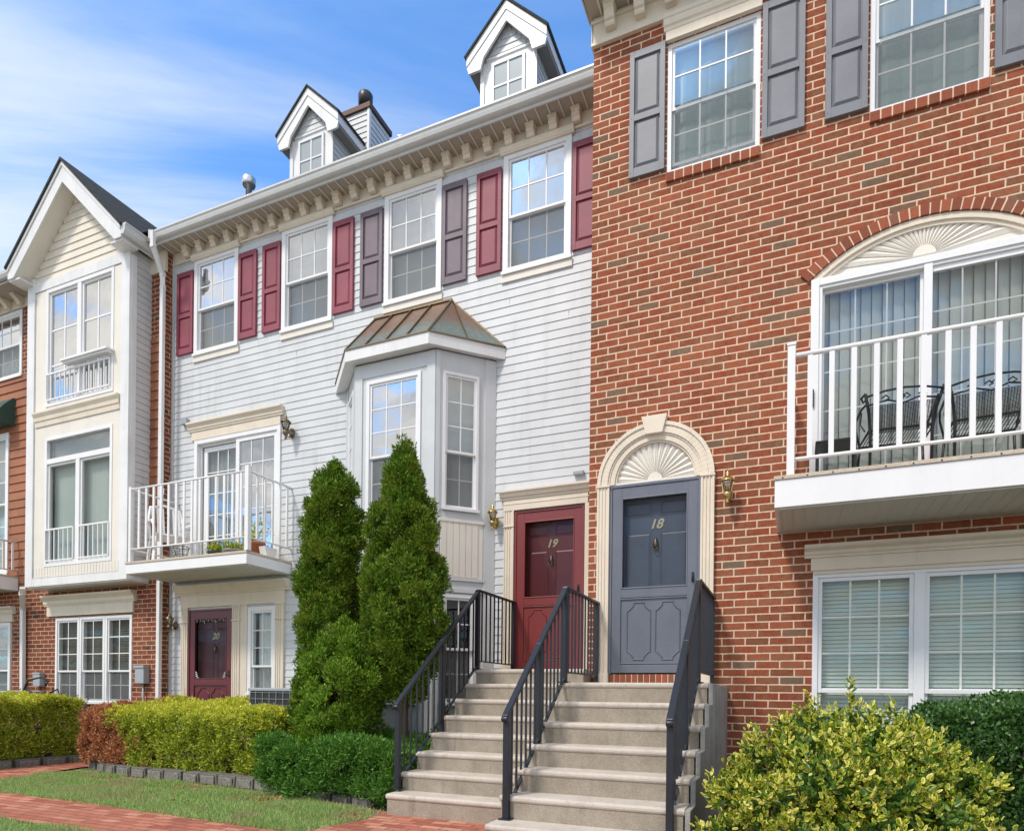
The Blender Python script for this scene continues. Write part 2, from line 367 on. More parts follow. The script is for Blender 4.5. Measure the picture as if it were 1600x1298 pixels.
def thing(name, loc, label, cat, group=None):
    o = bpy.data.objects.new(name, None); COL.objects.link(o); o.location = loc; o.empty_display_size = .2
    return tag(o, label, cat, group)
def structure(o): o['kind'] = 'structure'; return o

# walls with openings (strips between breakpoints)
def rect(x0, x1, z0, z1): return (x0, x1, lambda x: z0, lambda x: z1)
def wall(mb, u0, u1, z0, z1, ops=(), n=0.0, reveal=.12, top=None, steps=24):
    top = top or (lambda x: z1)
    br = {u0, u1}
    for o in ops:
        br |= {o[0], o[1]}
        if abs(o[3]((o[0]+o[1])/2)-o[3](o[0]+1e-6)) > 1e-5:
            br |= {o[0]+(o[1]-o[0])*(1-math.cos(PI*i/steps))/2 for i in range(steps+1)}
    br = sorted(b for b in br if u0-1e-9 <= b <= u1+1e-9)
    for a, b in zip(br, br[1:]):
        if b-a < 1e-6: continue
        e = (b-a)*1e-5; cur = [(z0, z0)]
        act = sorted([o for o in ops if o[0] <= a+e and o[1] >= b-e], key=lambda o: o[2]((a+b)/2))
        for o in act:
            lo = (o[2](a+e), o[2](b-e)); hi = (o[3](a+e), o[3](b-e)); la, lb = cur[-1]
            if lo[0] > la+1e-6 or lo[1] > lb+1e-6: mb.quad((a, n, la), (b, n, lb), (b, n, lo[1]), (a, n, lo[0]))
            mb.quad((a, n, hi[0]), (b, n, hi[1]), (b, n-reveal, hi[1]), (a, n-reveal, hi[0]))
            mb.quad((a, n, lo[0]), (b, n, lo[1]), (b, n-reveal, lo[1]), (a, n-reveal, lo[0]))
            cur.append(hi)
        la, lb = cur[-1]; mb.quad((a, n, la), (b, n, lb), (b, n, top(b-e)), (a, n, top(a+e)))
    for o in ops:
        for x, e in ((o[0], 1e-4), (o[1], -1e-4)):
            if u0 <= x <= u1: mb.quad((x, n, o[2](x+e)), (x, n, o[3](x+e)), (x, n-reveal, o[3](x+e)), (x, n-reveal, o[2](x+e)))
    return mb
def siding(mb, u0, u1, z0, z1, ops=(), e=.1143, lip=.009, n=0.0, lim=None):
    k0, k1 = math.floor(z0/e), math.ceil(z1/e)
    for k in range(k0, k1):
        a, b = max(k*e, z0), min((k+1)*e, z1)
        if b-a < .004: continue
        cuts = sorted({a, b} | {z for o in ops for z in (o[2], o[3]) if a < z < b})
        for c, d in zip(cuts, cuts[1:]):
            ua, ub = (u0, u1) if lim is None else lim((c+d)/2)
            if ub-ua < .01: continue
            segs = [(ua, ub)]
            for o in ops:
                if o[2] < (c+d)/2 < o[3]:
                    ns = []
                    for p, q in segs:
                        if o[1] <= p or o[0] >= q: ns.append((p, q)); continue
                        if o[0] > p: ns.append((p, o[0]))
                        if o[1] < q: ns.append((o[1], q))
                    segs = ns
            off = lambda z: n+lip*(1-(z-k*e)/e)
            if ub-ua > 3 and k % 3 == 0 and abs(lip-.009) < 1e-6:
                rr_ = random.Random(k*17+3); js = [ua+rr_.uniform(.3, 3.6)]
                while js[-1] < ub: js.append(js[-1]+3.66)
                for u_ in js:
                    if any(p+.05 < u_ < q-.05 for p, q in segs) and d-c > .06: mb.box(u_, u_+.003, n, off(c)+.0008, c+.001, d-.004)
            for p, q in segs:
                mb.quad((p, off(c), c), (q, off(c), c), (q, off(d), d), (p, off(d), d))
                if c == k*e or c == a: mb.quad((p, n-.002, c), (q, n-.002, c), (q, off(c), c), (p, off(c), c))
    return mb

def slats_h(fr, u0, u1, z0, z1, n, pitch=.042, name='blind', mat=None, parent=None):
    mb = MB(fr); z = z0
    while z < z1:
        mb.quad((u0, n, z), (u1, n, z), (u1, n-.018, z+pitch*.93), (u0, n-.018, z+pitch*.93)); z += pitch
    mb.quad((u0, n-.03, z0), (u1, n-.03, z0), (u1, n-.03, z1), (u0, n-.03, z1))
    return mb.build(name, mat or BLIND, parent)
def folds(fr, u0, u1, z0, z1, n, pitch=.09, amp=.02, name='curtain', mat=None, parent=None):
    mb = MB(fr); k = max(4, int((u1-u0)/pitch*4)); pts = []
    for i in range(k+1):
        u = u0+(u1-u0)*i/k; t = abs(((i/4) % 1)*2-1); pts.append((u, n-amp*t*(1+.4*math.sin(i*1.7))))
    for (a, na), (b, nb) in zip(pts, pts[1:]): mb.quad((a, na, z0), (b, nb, z0), (b, nb, z1), (a, na, z1))
    return mb.build(name, mat or CURTAIN, parent)

def vslats(fr, u0, u1, z0, z1, n, name='vertical_blinds', mat=None, parent=None, pitch=.095):
    mb = MB(fr); u = u0
    while u < u1:
        a = rnd(.018, .034); b = min(u+pitch*.93, u1); mb.quad((u, n+rnd(-.003, .003), z0), (b, n-a, z0), (b, n-a, z1), (u, n, z1)); u += pitch
    mb.quad((u0, n-.07, z0), (u1, n-.07, z0), (u1, n-.07, z1), (u0, n-.07, z1)); return mb.build(name, mat or CURTAIN, parent)
def frame_ring(mb, u0, u1, z0, z1, w, n0, n1, wt=None, wb=None):
    wt = w if wt is None else wt; wb = w if wb is None else wb
    mb.box(u0, u0+w, n0, n1, z0, z1); mb.box(u1-w, u1, n0, n1, z0, z1)
    if wt: mb.box(u0+w, u1-w, n0, n1-.0015, z1-wt, z1)
    if wb: mb.box(u0+w, u1-w, n0, n1-.0015, z0, z0+wb)
    return mb
def grid(mb, u0, u1, z0, z1, c, r, n, w=.016, t=.006):
    for i in range(1, c): u = u0+(u1-u0)*i/c; mb.box(u-w/2, u+w/2, n-t, n, z0, z1)
    for j in range(1, r): z = z0+(z1-z0)*j/r; mb.box(u0, u1, n-t-.001, n+.001, z-w/2, z+w/2)
    return mb
def dhung(parent, fr, u0, u1, z0, z1, cols=3, rows=2, meet=.5, case=.055, proud=.03, rlow=None, glass=None, glassl=None, back='shade', backmat=None, screen=True, sill=True, label=None, inset=.0, openz=0, tmat=None, sillmat=None):
    """double hung window: outer frame with sashes, two panes, muntins, a blind behind"""
    T = tmat or WHITE2; mb = MB(fr); P = proud-inset
    frame_ring(mb, u0, u1, z0, z1, case, -.09-inset, P)
    a, b, c, d = u0+case, u1-case, z0+case, z1-case; zm = c+(d-c)*meet; s = .032
    win = mb
    frame_ring(mb, a, b, zm-.012, d, s, -.035-inset, P-.018); frame_ring(mb, a, b, c+openz, zm+.012+openz*.0, s, -.07-inset, P-.045)
    if sill: mb.box(u0-.015, u1+.015, P, P+.022, z0-.012, z0+.028)
    w = mb.build('window', T, parent, label=label)
    if sillmat: MB(fr).box(u0-.02, u1+.02, 0, P-.002, z0-.11, z0-.014).build('sill_board', sillmat, w)
    gn, gl = -.010-inset, -.045-inset
    MB(fr).quad((a+s, gn, zm+s-.012), (b-s, gn, zm+s-.012), (b-s, gn, d-s), (a+s, gn, d-s)).build('pane', glass or GLASS, w)
    MB(fr).quad((a+s, gl, c+s+openz), (b-s, gl, c+s+openz), (b-s, gl, zm), (a+s, gl, zm)).build('pane', glassl or GLASSL, w)
    g = MB(fr); grid(g, a+s, b-s, zm+s-.012, d-s, cols, rows, gn+.006); grid(g, a+s, b-s, c+s+openz, zm, cols, rlow or rows, gl+.006)
    g.build('muntins', T, w)
    if screen: MB(fr).quad((a, -.026-inset, c+openz*.0), (b, -.026-inset, c), (b, -.026-inset, zm-.014), (a, -.026-inset, zm-.014)).build('insect_screen', SCREEN, w)
    if back == 'shade': folds(fr, a, b, c, d, -.13-inset, .25, .012, 'curtain', backmat or GREYCURT, w)
    elif back == 'hblind': slats_h(fr, a, b, c+openz*1.2, d, -.10-inset, .045, 'blind', backmat, w)
    elif back == 'folds': folds(fr, a, b, c, d, -.12-inset, .10, .03, 'curtain', backmat, w)
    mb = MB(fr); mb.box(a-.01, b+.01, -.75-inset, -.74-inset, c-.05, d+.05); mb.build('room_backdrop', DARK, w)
    return w
def shutter(parent, fr, u0, u1, z0, z1, mat, proud=.02, label=None):
    mb = MB(fr); t = .026; p = proud; sw = .052; zm = z0+(z1-z0)*.47
    mb.box(u0, u1, p-.016, p, z0, z1)
    mb.box(u0, u0+sw, p, p+t, z0, z1); mb.box(u1-sw, u1, p, p+t, z0, z1)
    for a, b in ((z0, z0+.10), (zm-.035, zm+.035), (z1-.075, z1)): mb.box(u0+sw, u1-sw, p, p+t-.002, a, b)
    for a, b in ((z0+.10, zm-.035), (zm+.035, z1-.075)):
        o, i = .014, .040; A, B = u0+sw, u1-sw
        q = [(A+o, p+.001, a+o), (B-o, p+.001, a+o), (B-o, p+.001, b-o), (A+o, p+.001, b-o), (A+i, p+.019, a+i), (B-i, p+.019, a+i), (B-i, p+.019, b-i), (A+i, p+.019, b-i)]
        mb.add(q, [(4, 5, 6, 7), (0, 1, 5, 4), (1, 2, 6, 5), (2, 3, 7, 6), (3, 0, 4, 7)])
    for zz in (z0+.05, z1-.04, zm):
        for uu in (u0+.02, u1-.02): mb.box(uu-.004, uu+.004, p+t, p+t+.003, zz-.004, zz+.004)
    return mb.build('shutter', mat, parent, .003, label)
def bracket(parent, fr, u, n0, z0, z1, w=.115, d=.21, mat=None):
    h = z1-z0
    poly = [(n0, z0), (n0+.07, z0), (n0+.085, z0+.02), (n0+.085, z0+.04), (n0+.11, z0+.055), (n0+.125, z0+h*.42), (n0+d*.85, z0+h*.60), (n0+d, z0+h*.68), (n0+d, z1), (n0, z1)]
    mb = MB(fr); mb.pris(poly, u-w/2, u+w/2, 'u'); mb.box(u-w/2-.008, u+w/2+.008, n0+.0, n0+d+.012, z1-.035, z1-.004)
    return mb.build('bracket', mat or CREAM, parent, .004)
def head_cornice(parent, fr, u0, u1, z0, z1, mat=None, name='head_cornice', n0=0.0, big=.11):
    m = z0+(z1-z0)*.5
    mb = MB(fr); mb.box(u0+.06, u1-.06, n0-.01, n0+.035, z0, m)
    poly = [(n0-.01, m), (n0+.05, m), (n0+.05, m+.02), (n0+.065, m+.035), (n0+.07, m+(z1-m)*.5), (n0+big-.01, z1-.04), (n0+big, z1-.03), (n0+big, z1), (n0-.01, z1)]
    mb.pris(poly, u0, u1, 'u'); return mb.build(name, mat or CREAM, parent, .003)

FB, FS, FL_, FY = Fr(0, 7.3), Fr(0, 8.2), Fr(0, 8.05), Fr(0, 7.67)
def rnd(a, b): return random.uniform(a, b)
def brick_units(fr, boxes, name, parent, n0, n1, joint=True):
    mb = MB(fr)
    for (a, b, c, d) in boxes:
        e = rnd(-.003, .003); mb.box(a+.0065, b-.0065, n0, n1+e, c+.003, d-.003)
    return mb.build(name, BUNIT, parent, .003)
def text_mesh(name, body, fr, u, n, z, size, mat, parent, shear=.3, depth=.004):
    cu = bpy.data.curves.new(name, 'FONT'); cu.body = body; cu.size = size; cu.shear = shear; cu.extrude = depth; cu.align_x = 'CENTER'; cu.offset = .004
    ob = bpy.data.objects.new(name+'_curve', cu); COL.objects.link(ob)
    me = bpy.data.meshes.new_from_object(ob.evaluated_get(bpy.context.evaluated_depsgraph_get()))
    bpy.data.objects.remove(ob); bpy.data.curves.remove(cu)
    for v in me.vertices: x, y, zz = v.co; v.co = fr(u+x, n+zz, z+y)
    me.materials.clear(); me.materials.append(mat); me.name = name
    o = bpy.data.objects.new(name, me); COL.objects.link(o); o.parent = parent; o.matrix_parent_inverse = parent_inv(parent); return o

def raised_rect(mb, u0, u1, z0, z1, n, o=.014, i=.034, h=.010, sink=True):
    if sink:
        frame_ring(mb, u0, u1, z0, z1, .012, n-.002, n+.006)
    A, B, C, D = u0+o, u1-o, z0+o, z1-o
    q = [(A, n+.0005, C), (B, n+.0005, C), (B, n+.0005, D), (A, n+.0005, D), (u0+i, n+h, z0+i), (u1-i, n+h, z0+i), (u1-i, n+h, z1-i), (u0+i, n+h, z1-i)]
    mb.add(q, [(4, 5, 6, 7), (0, 1, 5, 4), (1, 2, 6, 5), (2, 3, 7, 6), (3, 0, 4, 7)])
def octo(mb, u0, u1, z0, z1, n, w=.016, h=.012):
    c = (u1-u0)*.26; s = .022
    def loop(d):
        a, b, e, f = u0+d, u1-d, z0+d, z1-d
        return [(a, e+c+s), (a+c*.45, e+c), (a+c, e+s*1.3), (a+c, e), (b-c, e), (b-c, e+s*1.3), (b-c*.45, e+c), (b, e+c+s), (b, f-c-s), (b-c*.45, f-c), (b-c, f-s*1.3), (b-c, f), (a+c, f), (a+c, f-s*1.3), (a+c*.45, f-c), (a, f-c-s)]
    o, m_, i = loop(0), loop(w*.5), loop(w); k = len(o)
    pts = [(u, n, z) for u, z in o]+[(u, n+h, z) for u, z in m_]+[(u, n, z) for u, z in i]
    mb.add(pts, [(j, (j+1) % k, k+(j+1) % k, k+j) for j in range(k)]+[(k+j, k+(j+1) % k, 2*k+(j+1) % k, 2*k+j) for j in range(k)])
def door_set(house, fr, u0, u1, z0, z1, number, mat, mat_in, opn, proud=.03, etched=False, handle_right=True, label=None):
    """inner six panel door behind a storm door with glass above and two moulded panels below"""
    w = u1-u0; h = z1-z0
    d = MB(fr); nb = -.10
    d.box(u0+.06, u1-.06, nb-.04, nb, z0+.02, z1-.04)
    A, B = u0+.06, u1-.06; mid = (A+B)/2
    for a, b in ((A+.085, mid-.045), (mid+.045, B-.085)):
        raised_rect(d, a, b, z1-.35, z1-.18, nb); raised_rect(d, a, b, z0+.92, z1-.53, nb); raised_rect(d, a, b, z0+.22, z0+.80, nb)
    din = d.build('door', mat_in, house, label=(label or '')+' inner door with six panels' if label else None)
    text_mesh('house_number', number, fr, mid, nb+.004, z1-.49, .145, BRASS_NUM, din)
    kn = MB(fr); kz = z1-.68
    kn.lathe(mid, nb+.01, [(.0, kz+.085), (.012, kz+.08), (.02, kz+.06), (.03, kz+.02), (.034, kz), (.026, kz-.03), (.01, kz-.045)], 12)
    kn.tube([(mid-.02, nb+.03, kz-.005), (mid-.026, nb+.045, kz-.04), (mid, nb+.05, kz-.065), (mid+.026, nb+.045, kz-.04), (mid+.02, nb+.03, kz-.005)], .006, 6)
    kn.build('door_knocker', BRASSD, din)
    s = MB(fr); n0, n1 = -.035, .0+.004; sw = .105
    s.box(u0, u0+.03, -.10, proud, z0, z1); s.box(u1-.03, u1, -.10, proud, z0, z1); s.box(u0+.03, u1-.03, -.10, proud-.002, z1-.03, z1)
    a, b = u0+.032, u1-.032; zt = z1-.032; zs = z0+.012; zm = z0+h*.425
    s.box(a, a+sw, n0, n1+.014, zs, zt); s.box(b-sw, b, n0, n1+.014, zs, zt)
    s.box(a+sw, b-sw, n0, n1+.012, zt-.12, zt); s.box(a+sw, b-sw, n0, n1+.012, zm-.05, zm+.05); s.box(a+sw, b-sw, n0, n1, zs, zm-.05)
    frame_ring(s, a+sw, b-sw, zm+.05, zt-.12, .014, n1-.01, n1+.020)
    frame_ring(s, a+sw-.012, b-sw+.012, zs+.10, zm-.06, .010, n1+.001, n1+.018)
    s.box(a+sw, b-sw, n0, n1+.014, zs, zs+.09)
    iw = (b-a-2*sw); c0 = a+sw+iw*.09; c1 = a+sw+iw*.91; cm = (c0+c1)/2
    octo(s, c0, cm-.02, zs+.14, zm-.10, n1); octo(s, cm+.02, c1, zs+.14, zm-.10, n1)
    sd_ = s.build('storm_door', mat, house, .002, label)
    MB(fr).quad((a+sw, -.012, zm+.05), (b-sw, -.012, zm+.05), (b-sw, -.012, zt-.12), (a+sw, -.012, zt-.12)).build('pane', GLASSD, sd_)
    hz = zm+.14; hu = (b-.045) if handle_right else (a+.045)
    hh = MB(fr); hh.box(hu-.014, hu+.014, .016, .022, hz-.055, hz+.055); hh.tube([(hu, .02, hz+.03), (hu, .055, hz+.025), (hu, .058, hz-.04), (hu, .02, hz-.045)], .007, 8); hh.build('handle', BLACKIRON, sd_)
    if etched:
        e = MB(fr); q = .006
        for k in range(9):
            x = a+sw+.02+(b-a-2*sw-.04)*k/8
            zz = zt-.15+.02*math.sin(k*2.2); e.tube([(x-.03, q, zz), (x, q, zz+.018), (x+.03, q, zz-.004), (x+.012, q, zz-.03)], .0045, 5)
        for x, sg in ((a+sw+.02, 1), (b-sw-.02, -1)):
            for k in range(3):
                zz = zm+.07+k*.035; e.tube([(x, q, zz+.03), (x+sg*.02*(4-k), q, zz), (x+sg*.012, q, zz-.008)], .006, 5)
        e.build('etched_scroll', PLASTIC, sd_)
    return sd_
BRASS_NUM = paint('pale_brass_numeral', (.72, .60, .38), .35, .05, 0, 0)

# =================================================================== 1. red brick townhouse (number 18)
brick = thing('brick_townhouse', (1.2, 9.5, .12), 'red brick townhouse with slate blue front door, grey shutters and arched patio door', 'house')
SL_C, SL_H, SL_R = 1.10, .985, .38
R_in = (SL_H**2+SL_R**2)/(2*SL_R)
def arc_top(r, x, zc=5.455+SL_R-R_in): 
    t = r*r-(x-SL_C)**2
    return zc+math.sqrt(max(t, 0))
ops = [(-1.94, -.94, lambda x: 1.49, lambda x: 3.62+math.sqrt(max(.25-(x+1.44)**2, 0))*.98),
       rect(-1.35, -.39, 6.97, 8.40), rect(.62, 1.60, 6.97, 8.40), rect(.16, 2.04, .80, 2.50),
       (SL_C-SL_H, SL_C+SL_H, lambda x: 3.24, lambda x: arc_top(R_in, x))]
mb = MB(FB); wall(mb, -2.19, 4.6, -.05, 8.98, ops, 0, .12)
mb.quad((-2.19, 0, -.05), (-2.19, 0, 8.98), (-2.19, -10, 8.98), (-2.19, -10, -.05)); mb.quad((4.6, 0, -.05), (4.6, 0, 8.98), (4.6, -10, 8.98), (4.6, -10, -.05))
mb.quad((-2.19, -10, 8.98), (4.6, -10, 8.98), (4.6, -10, -.05), (-2.19, -10, -.05))
bw = mb.build('wall', BRICK, brick)
rb = MB(FB); rb.pris([(.42, 9.20), (-5, 11.6), (-10.4, 9.2)], -2.21, 4.8, 'u'); rb.build('roof', SHINGLE, brick)
# cornice
c = MB(FB); c.box(-2.205, 4.6, -.02, .030, 8.66, 8.98); c.box(-2.215, -2.19, -.5, .03, 8.66, 8.98)
c.box(-2.215, 4.6, -.02, .045, 8.655, 8.69)
c.box(-2.215, 4.6, .03, .055, 8.90, 8.93)
cor = c.build('cornice', CREAM, brick, .003)
u = -1.98
while u < 4.5: bracket(cor, FB, u, .03, 8.76, 8.985, .115, .15); u += .335
s = MB(FB); s.box(-2.24, 4.7, 0, .36, 8.985, 9.0); so_ = s.build('soffit', TAN, brick); s = MB(FB)
for k in range(44):
    x = -2.10+k*.155
    s.box(x, x+.018, .03, .33, 8.970, 8.984)
s.build('lit_soffit_seams', CREAM2, so_)  # same vinyl as the soffit, coloured paler for the light on the seams
g = MB(FB); prof = [(.34, 9.0), (.36, 8.985), (.40, 8.99), (.44, 9.03), (.45, 9.08), (.47, 9.10), (.47, 9.125), (.34, 9.125)]
g.pris([(.33, 8.97), (.362, 8.97), (.362, 9.2), (.33, 9.2)], -2.25, 4.7, 'u'); g.pris([(a+.022, b+.012) for a, b in prof], -2.25, 4.7, 'u')
g.pris([(0, 8.985), (.36, 8.97), (.36, 9.2), (-5, 11.62), (-5.0, 11.4)], -2.26, -2.245, 'u'); g.build('gutter', GUTTER, brick, .003)
# two upper windows, their rowlock sills and shutters
for (a, b, oz) in ((-1.35, -.39, .07), (.62, 1.60, 0)):
    wn = dhung(brick, FB, a, b, 6.97, 8.40, 3, 2, .50, .045, -.012, backmat=PANEL_G, inset=.0, openz=oz, sill=False, glass=GLASS)
    mb = MB(FB); mb.box(a-.015, b+.015, -.0, .045, 8.40, 8.52); mb.pris([(0, 8.50), (.05, 8.50), (.06, 8.53), (.075, 8.545), (.085, 8.575), (.085, 8.60), (.095, 8.61), (.095, 8.655), (0, 8.655)], a-.035, b+.035, 'u')
    mb.build('window_head', CREAM, wn, .003)
    n = 10; st = (b-a+.01)/n
    brick_units(FB, [(a-.005+k*st, a-.005+(k+1)*st, 6.865, 6.968) for k in range(n)], 'brick_sill', wn, -.11, .035)
    m2 = MB(FB); m2.box(a, b, -.11, .030, 6.873, 6.963); m2.build('sill_mortar', MORTAR, wn)
for a, b in ((-1.76, -1.37), (-.37, .035), (.225, .60), (1.63, 2.03)): shutter(brick, FB, a, b, 7.02, 8.42, GREY_SH, .016)
# arched patio door
zb, zt = 3.24, 5.455
pd = MB(FB); fw_ = .075
frame_ring(pd, SL_C-SL_H, SL_C+SL_H, zb, zt, fw_, -.11, .02, .07, .06)
frame_ring(pd, SL_C-SL_H+fw_, SL_C+SL_H-fw_, zb+.06, zt-.07, .03, -.08, .004)
pn = [(.215, 1.10), (1.10, 1.985)]
for i, (a, b) in enumerate(pn):
    q = -.06 if i == 0 else -.02
    frame_ring(pd, a, b, zb+.09, zt-.10, .05 if i else .028, q-.035, q+.004)
pd.box(1.095, 1.165, -.08, .012, zb+.06, zt-.075)
pdo = pd.build('patio_door', WHITE2, brick, .003, 'wide white sliding patio door under the arch')
for i, (a, b) in enumerate(pn):
    q = -.07 if i == 0 else -.03; e = .05 if i else .028
    MB(FB).quad((a+e, q, zb+.12), (b-e, q, zb+.12), (b-e, q, zt-.13), (a+e, q, zt-.13)).build('pane', GLASSM, pdo)
    gm = MB(FB); grid(gm, a+e, b-e, zb+.12, zt-.13, 3, 5, q-.006, .014, .004); gm.build('muntins', WHITE2, pdo)
vslats(FB, .2, 2.0, zb+.05, zt-.08, -.16, parent=pdo)
h_ = MB(FB); h_.box(.135, .150, .02, .045, 4.17, 4.34); h_.build('handle', BLACKIRON, pdo)
# fan panel above
def fan(fr, cx, z0, rfun, hub, k, n, name, mat, parent, a0=0.0, a1=PI, h=.014, base=.0):
    mb = MB(fr)
    P = lambda t, r, d: (cx+r*math.cos(t), n+d, z0+r*math.sin(t))
    for i in range(k):
        t0, t1 = a0+(a1-a0)*i/k, a0+(a1-a0)*(i+1)/k; tm = (t0+t1)/2; g_ = (t1-t0)*.05
        A, B, C, D, E_, F_ = P(t0+g_, hub, 0), P(tm, hub, h), P(t1-g_, hub, 0), P(t1-g_, rfun(t1-g_), 0), P(tm, rfun(tm), h*1.3), P(t0+g_, rfun(t0+g_), 0)
        mb.add([A, B, C, D, E_, F_], [(0, 1, 4, 5), (1, 2, 3, 4)])
        mb.add([P(t0-g_, hub, -.004), P(t0+g_, hub, 0), P(t0+g_, rfun(t0+g_), 0), P(t0-g_, rfun(t0), -.012)], [(0, 1, 2, 3)])
    m = 24; mb.pris([(cx+hub*1.08*math.cos(a0+(a1-a0)*i/m), z0+hub*1.08*math.sin(a0+(a1-a0)*i/m)) for i in range(m+1)], n-.02, n+h*1.7, 'n')
    return mb.build(name, mat, parent)
def rfan(t):
    zc = zt+SL_R-R_in; dx, dz = math.cos(t), math.sin(t); px_, pz_ = 0, (zt+.02)-zc; r = R_in-.085
    b = px_*dx+pz_*dz; return -b+math.sqrt(b*b-(px_*px_+pz_*pz_-r*r))
backp = MB(FB); pts = [(SL_C-SL_H*math.cos(PI*i/40), arc_top(R_in, SL_C-SL_H*math.cos(PI*i/40))) for i in range(41)]
backp.pris([(x, z) for x, z in pts]+[(SL_C+SL_H, zt), (SL_C-SL_H, zt)], -.06, -.045, 'n'); fp = backp.build('arch_panel', CREAM2, brick)
fan(FB, SL_C, zt+.03, lambda t: max(rfan(max(min(t, PI-.05), .05)), .2), .09, 21, -.040, 'sunburst', CREAM2, fp, .07, PI-.07, .012)
tr = MB(FB)
for r_, w_, n_ in ((R_in, .055, .004), (R_in-.055, .035, -.015)):
    k = 36; P1 = []; P2 = []
    for i in range(k+1):
        x = SL_C-SL_H*math.cos(PI*i/k)
        P1.append((x, max(arc_top(r_, x), zt))); P2.append((x, max(arc_top(r_-w_, x), zt-.0)))
    for i in range(k):
        if P1[i][1]-P2[i][1] < .002 and P1[i+1][1]-P2[i+1][1] < .002: continue
        tr.pris([P2[i], P2[i+1], P1[i+1], P1[i]], -.05, n_, 'n')
tr.build('arch_trim', CREAM, fp)
ha = math.asin(SL_H/(R_in)); zc = zt+SL_R-R_in; ab = MB(FB); r0, r1 = R_in+.004, R_in+.112; nb = 27
for i in range(nb):
    t0 = -ha-.02+(2*ha+.04)*i/nb; t1 = t0+(2*ha+.04)/nb-.0085; e = rnd(-.003, .003)
    ab.pris([(SL_C+r0*math.sin(t0), zc+r0*math.cos(t0)), (SL_C+r0*math.sin(t1), zc+r0*math.cos(t1)), (SL_C+r1*math.sin(t1), zc+r1*math.cos(t1)), (SL_C+r1*math.sin(t0), zc+r1*math.cos(t0))], -.09, .024+e, 'n')
ab.build('brick_arch', BUNIT, brick, .003)
mo = MB(FB)
for i in range(nb):
    t0 = -ha-.02+(2*ha+.04)*i/nb; t1 = t0+(2*ha+.04)/nb
    mo.pris([(SL_C+(r0+.002)*math.sin(t0), zc+(r0+.002)*math.cos(t0)), (SL_C+(r0+.002)*math.sin(t1), zc+(r0+.002)*math.cos(t1)), (SL_C+(r1-.0)*math.sin(t1), zc+(r1-.0)*math.cos(t1)), (SL_C+r1*math.sin(t0), zc+r1*math.cos(t0))], -.09, .0205, 'n')
mo.build('arch_mortar', MORTAR, brick)
# big lower window
lw = MB(FB); frame_ring(lw, .16, 2.04, .80, 2.50, .05, -.10, .0, .05, .05)
units = [(.21, 1.045), (1.135, 1.99)]
for a, b in ((1.045, 1.135),): lw.box(a, b, -.09, -.002, .85, 2.45)
for a, b in units: frame_ring(lw, a, b, 1.30, 2.45, .038, -.07, -.02); frame_ring(lw, a, b, .85, 1.345, .032, -.09, -.045)
lwo = lw.build('window', WHITE2, brick, .002, 'wide white lower window with closed pale blinds')
for a, b in units:
    MB(FB).quad((a+.038, -.05, 1.338), (b-.038, -.05, 1.338), (b-.038, -.05, 2.412), (a+.038, -.05, 2.412)).build('pane', GLASSL, lwo)
    MB(FB).quad((a+.032, -.07, .88), (b-.032, -.07, .88), (b-.032, -.07, 1.31), (a+.032, -.07, 1.31)).build('pane', GLASSL, lwo)
    gm = MB(FB); grid(gm, a+.038, b-.038, 1.338, 2.412, 3, 3, -.044, .017, .004); gm.build('muntins', BLIND, lwo)
slats_h(FB, .2, 2.0, .84, 2.44, -.14, .040, 'blind', BLIND, lwo)
head_cornice(brick, FB, .08, 2.14, 2.52, 2.77, big=.12)
mb = MB(FB); mb.box(.16, 2.04, -.10, .016, 2.485, 2.52); mb.build('window_soffit', CREAM, lwo)
# door surround
ds = MB(FB); cx, zs = -1.44, 3.615
for a, b in ((-2.08, -1.94), (-.94, -.80)):
    poly = [(a, 0), (a, .055)]
    for k in range(3):
        x0 = a+.022+k*.036; poly += [(x0, .055), (x0+.004, .043), (x0+.022, .043), (x0+.026, .055)]
    poly += [(b, .055), (b, 0)]
    ds.pris(poly, 1.375, zs, 'z'); ds.box(a-.008, b+.008, 0, .064, zs-.022, zs-.002); ds.box(a-.006, b+.006, 0, .062, 1.372, 1.50)
def ring(mb, r0, r1, n0, n1, k=36, a0=0, a1=PI):
    for i in range(k):
        t0, t1 = a0+(a1-a0)*i/k, a0+(a1-a0)*(i+1)/k
        mb.pris([(cx+r0*math.cos(t0), zs+r0*math.sin(t0)), (cx+r0*math.cos(t1), zs+r0*math.sin(t1)), (cx+r1*math.cos(t1), zs+r1*math.sin(t1)), (cx+r1*math.cos(t0), zs+r1*math.sin(t0))], n0, n1, 'n')
ring(ds, .60, .64, 0, .062); ring(ds, .575, .60, 0, .048); ring(ds, .52, .575, 0, .055); ring(ds, .50, .52, -.02, .040); ring(ds, .445, .50, -.05, .03); ring(ds, .425, .445, -.05, .014)
ds.pris([(cx-.09, 4.12), (cx+.09, 4.12), (cx+.14, 4.315), (cx-.14, 4.315)], 0, .085, 'n')
dso = ds.build('door_surround', CREAM, brick, .002)
fan(FB, cx, zs+.02, lambda t: .43, .075, 17, -.022, 'sunburst', CREAM2, dso, .04, PI-.04, .014)
mb = MB(FB); mb.pris([(cx+.47*math.cos(PI*i/24), zs+.47*math.sin(PI*i/24)) for i in range(25)], -.05, -.026, 'n'); mb.box(-1.94, -.94, -.06, .012, zs-.004, zs+.022); mb.build('arch_panel', CREAM2, dso)
door_set(brick, FB, -1.94, -.94, 1.49, 3.61, '18', SLATE_DOOR, SLATE_DOOR, None)
brick_units(FB, [(-1.94+k*.0667, -1.94+(k+1)*.0667, 1.372, 1.487) for k in range(15)], 'door_sill', brick, -.1, .02)
MB(FB).box(-1.94, -.94, -.1, .010, 1.375, 1.484).build('sill_mortar', MORTAR, brick)

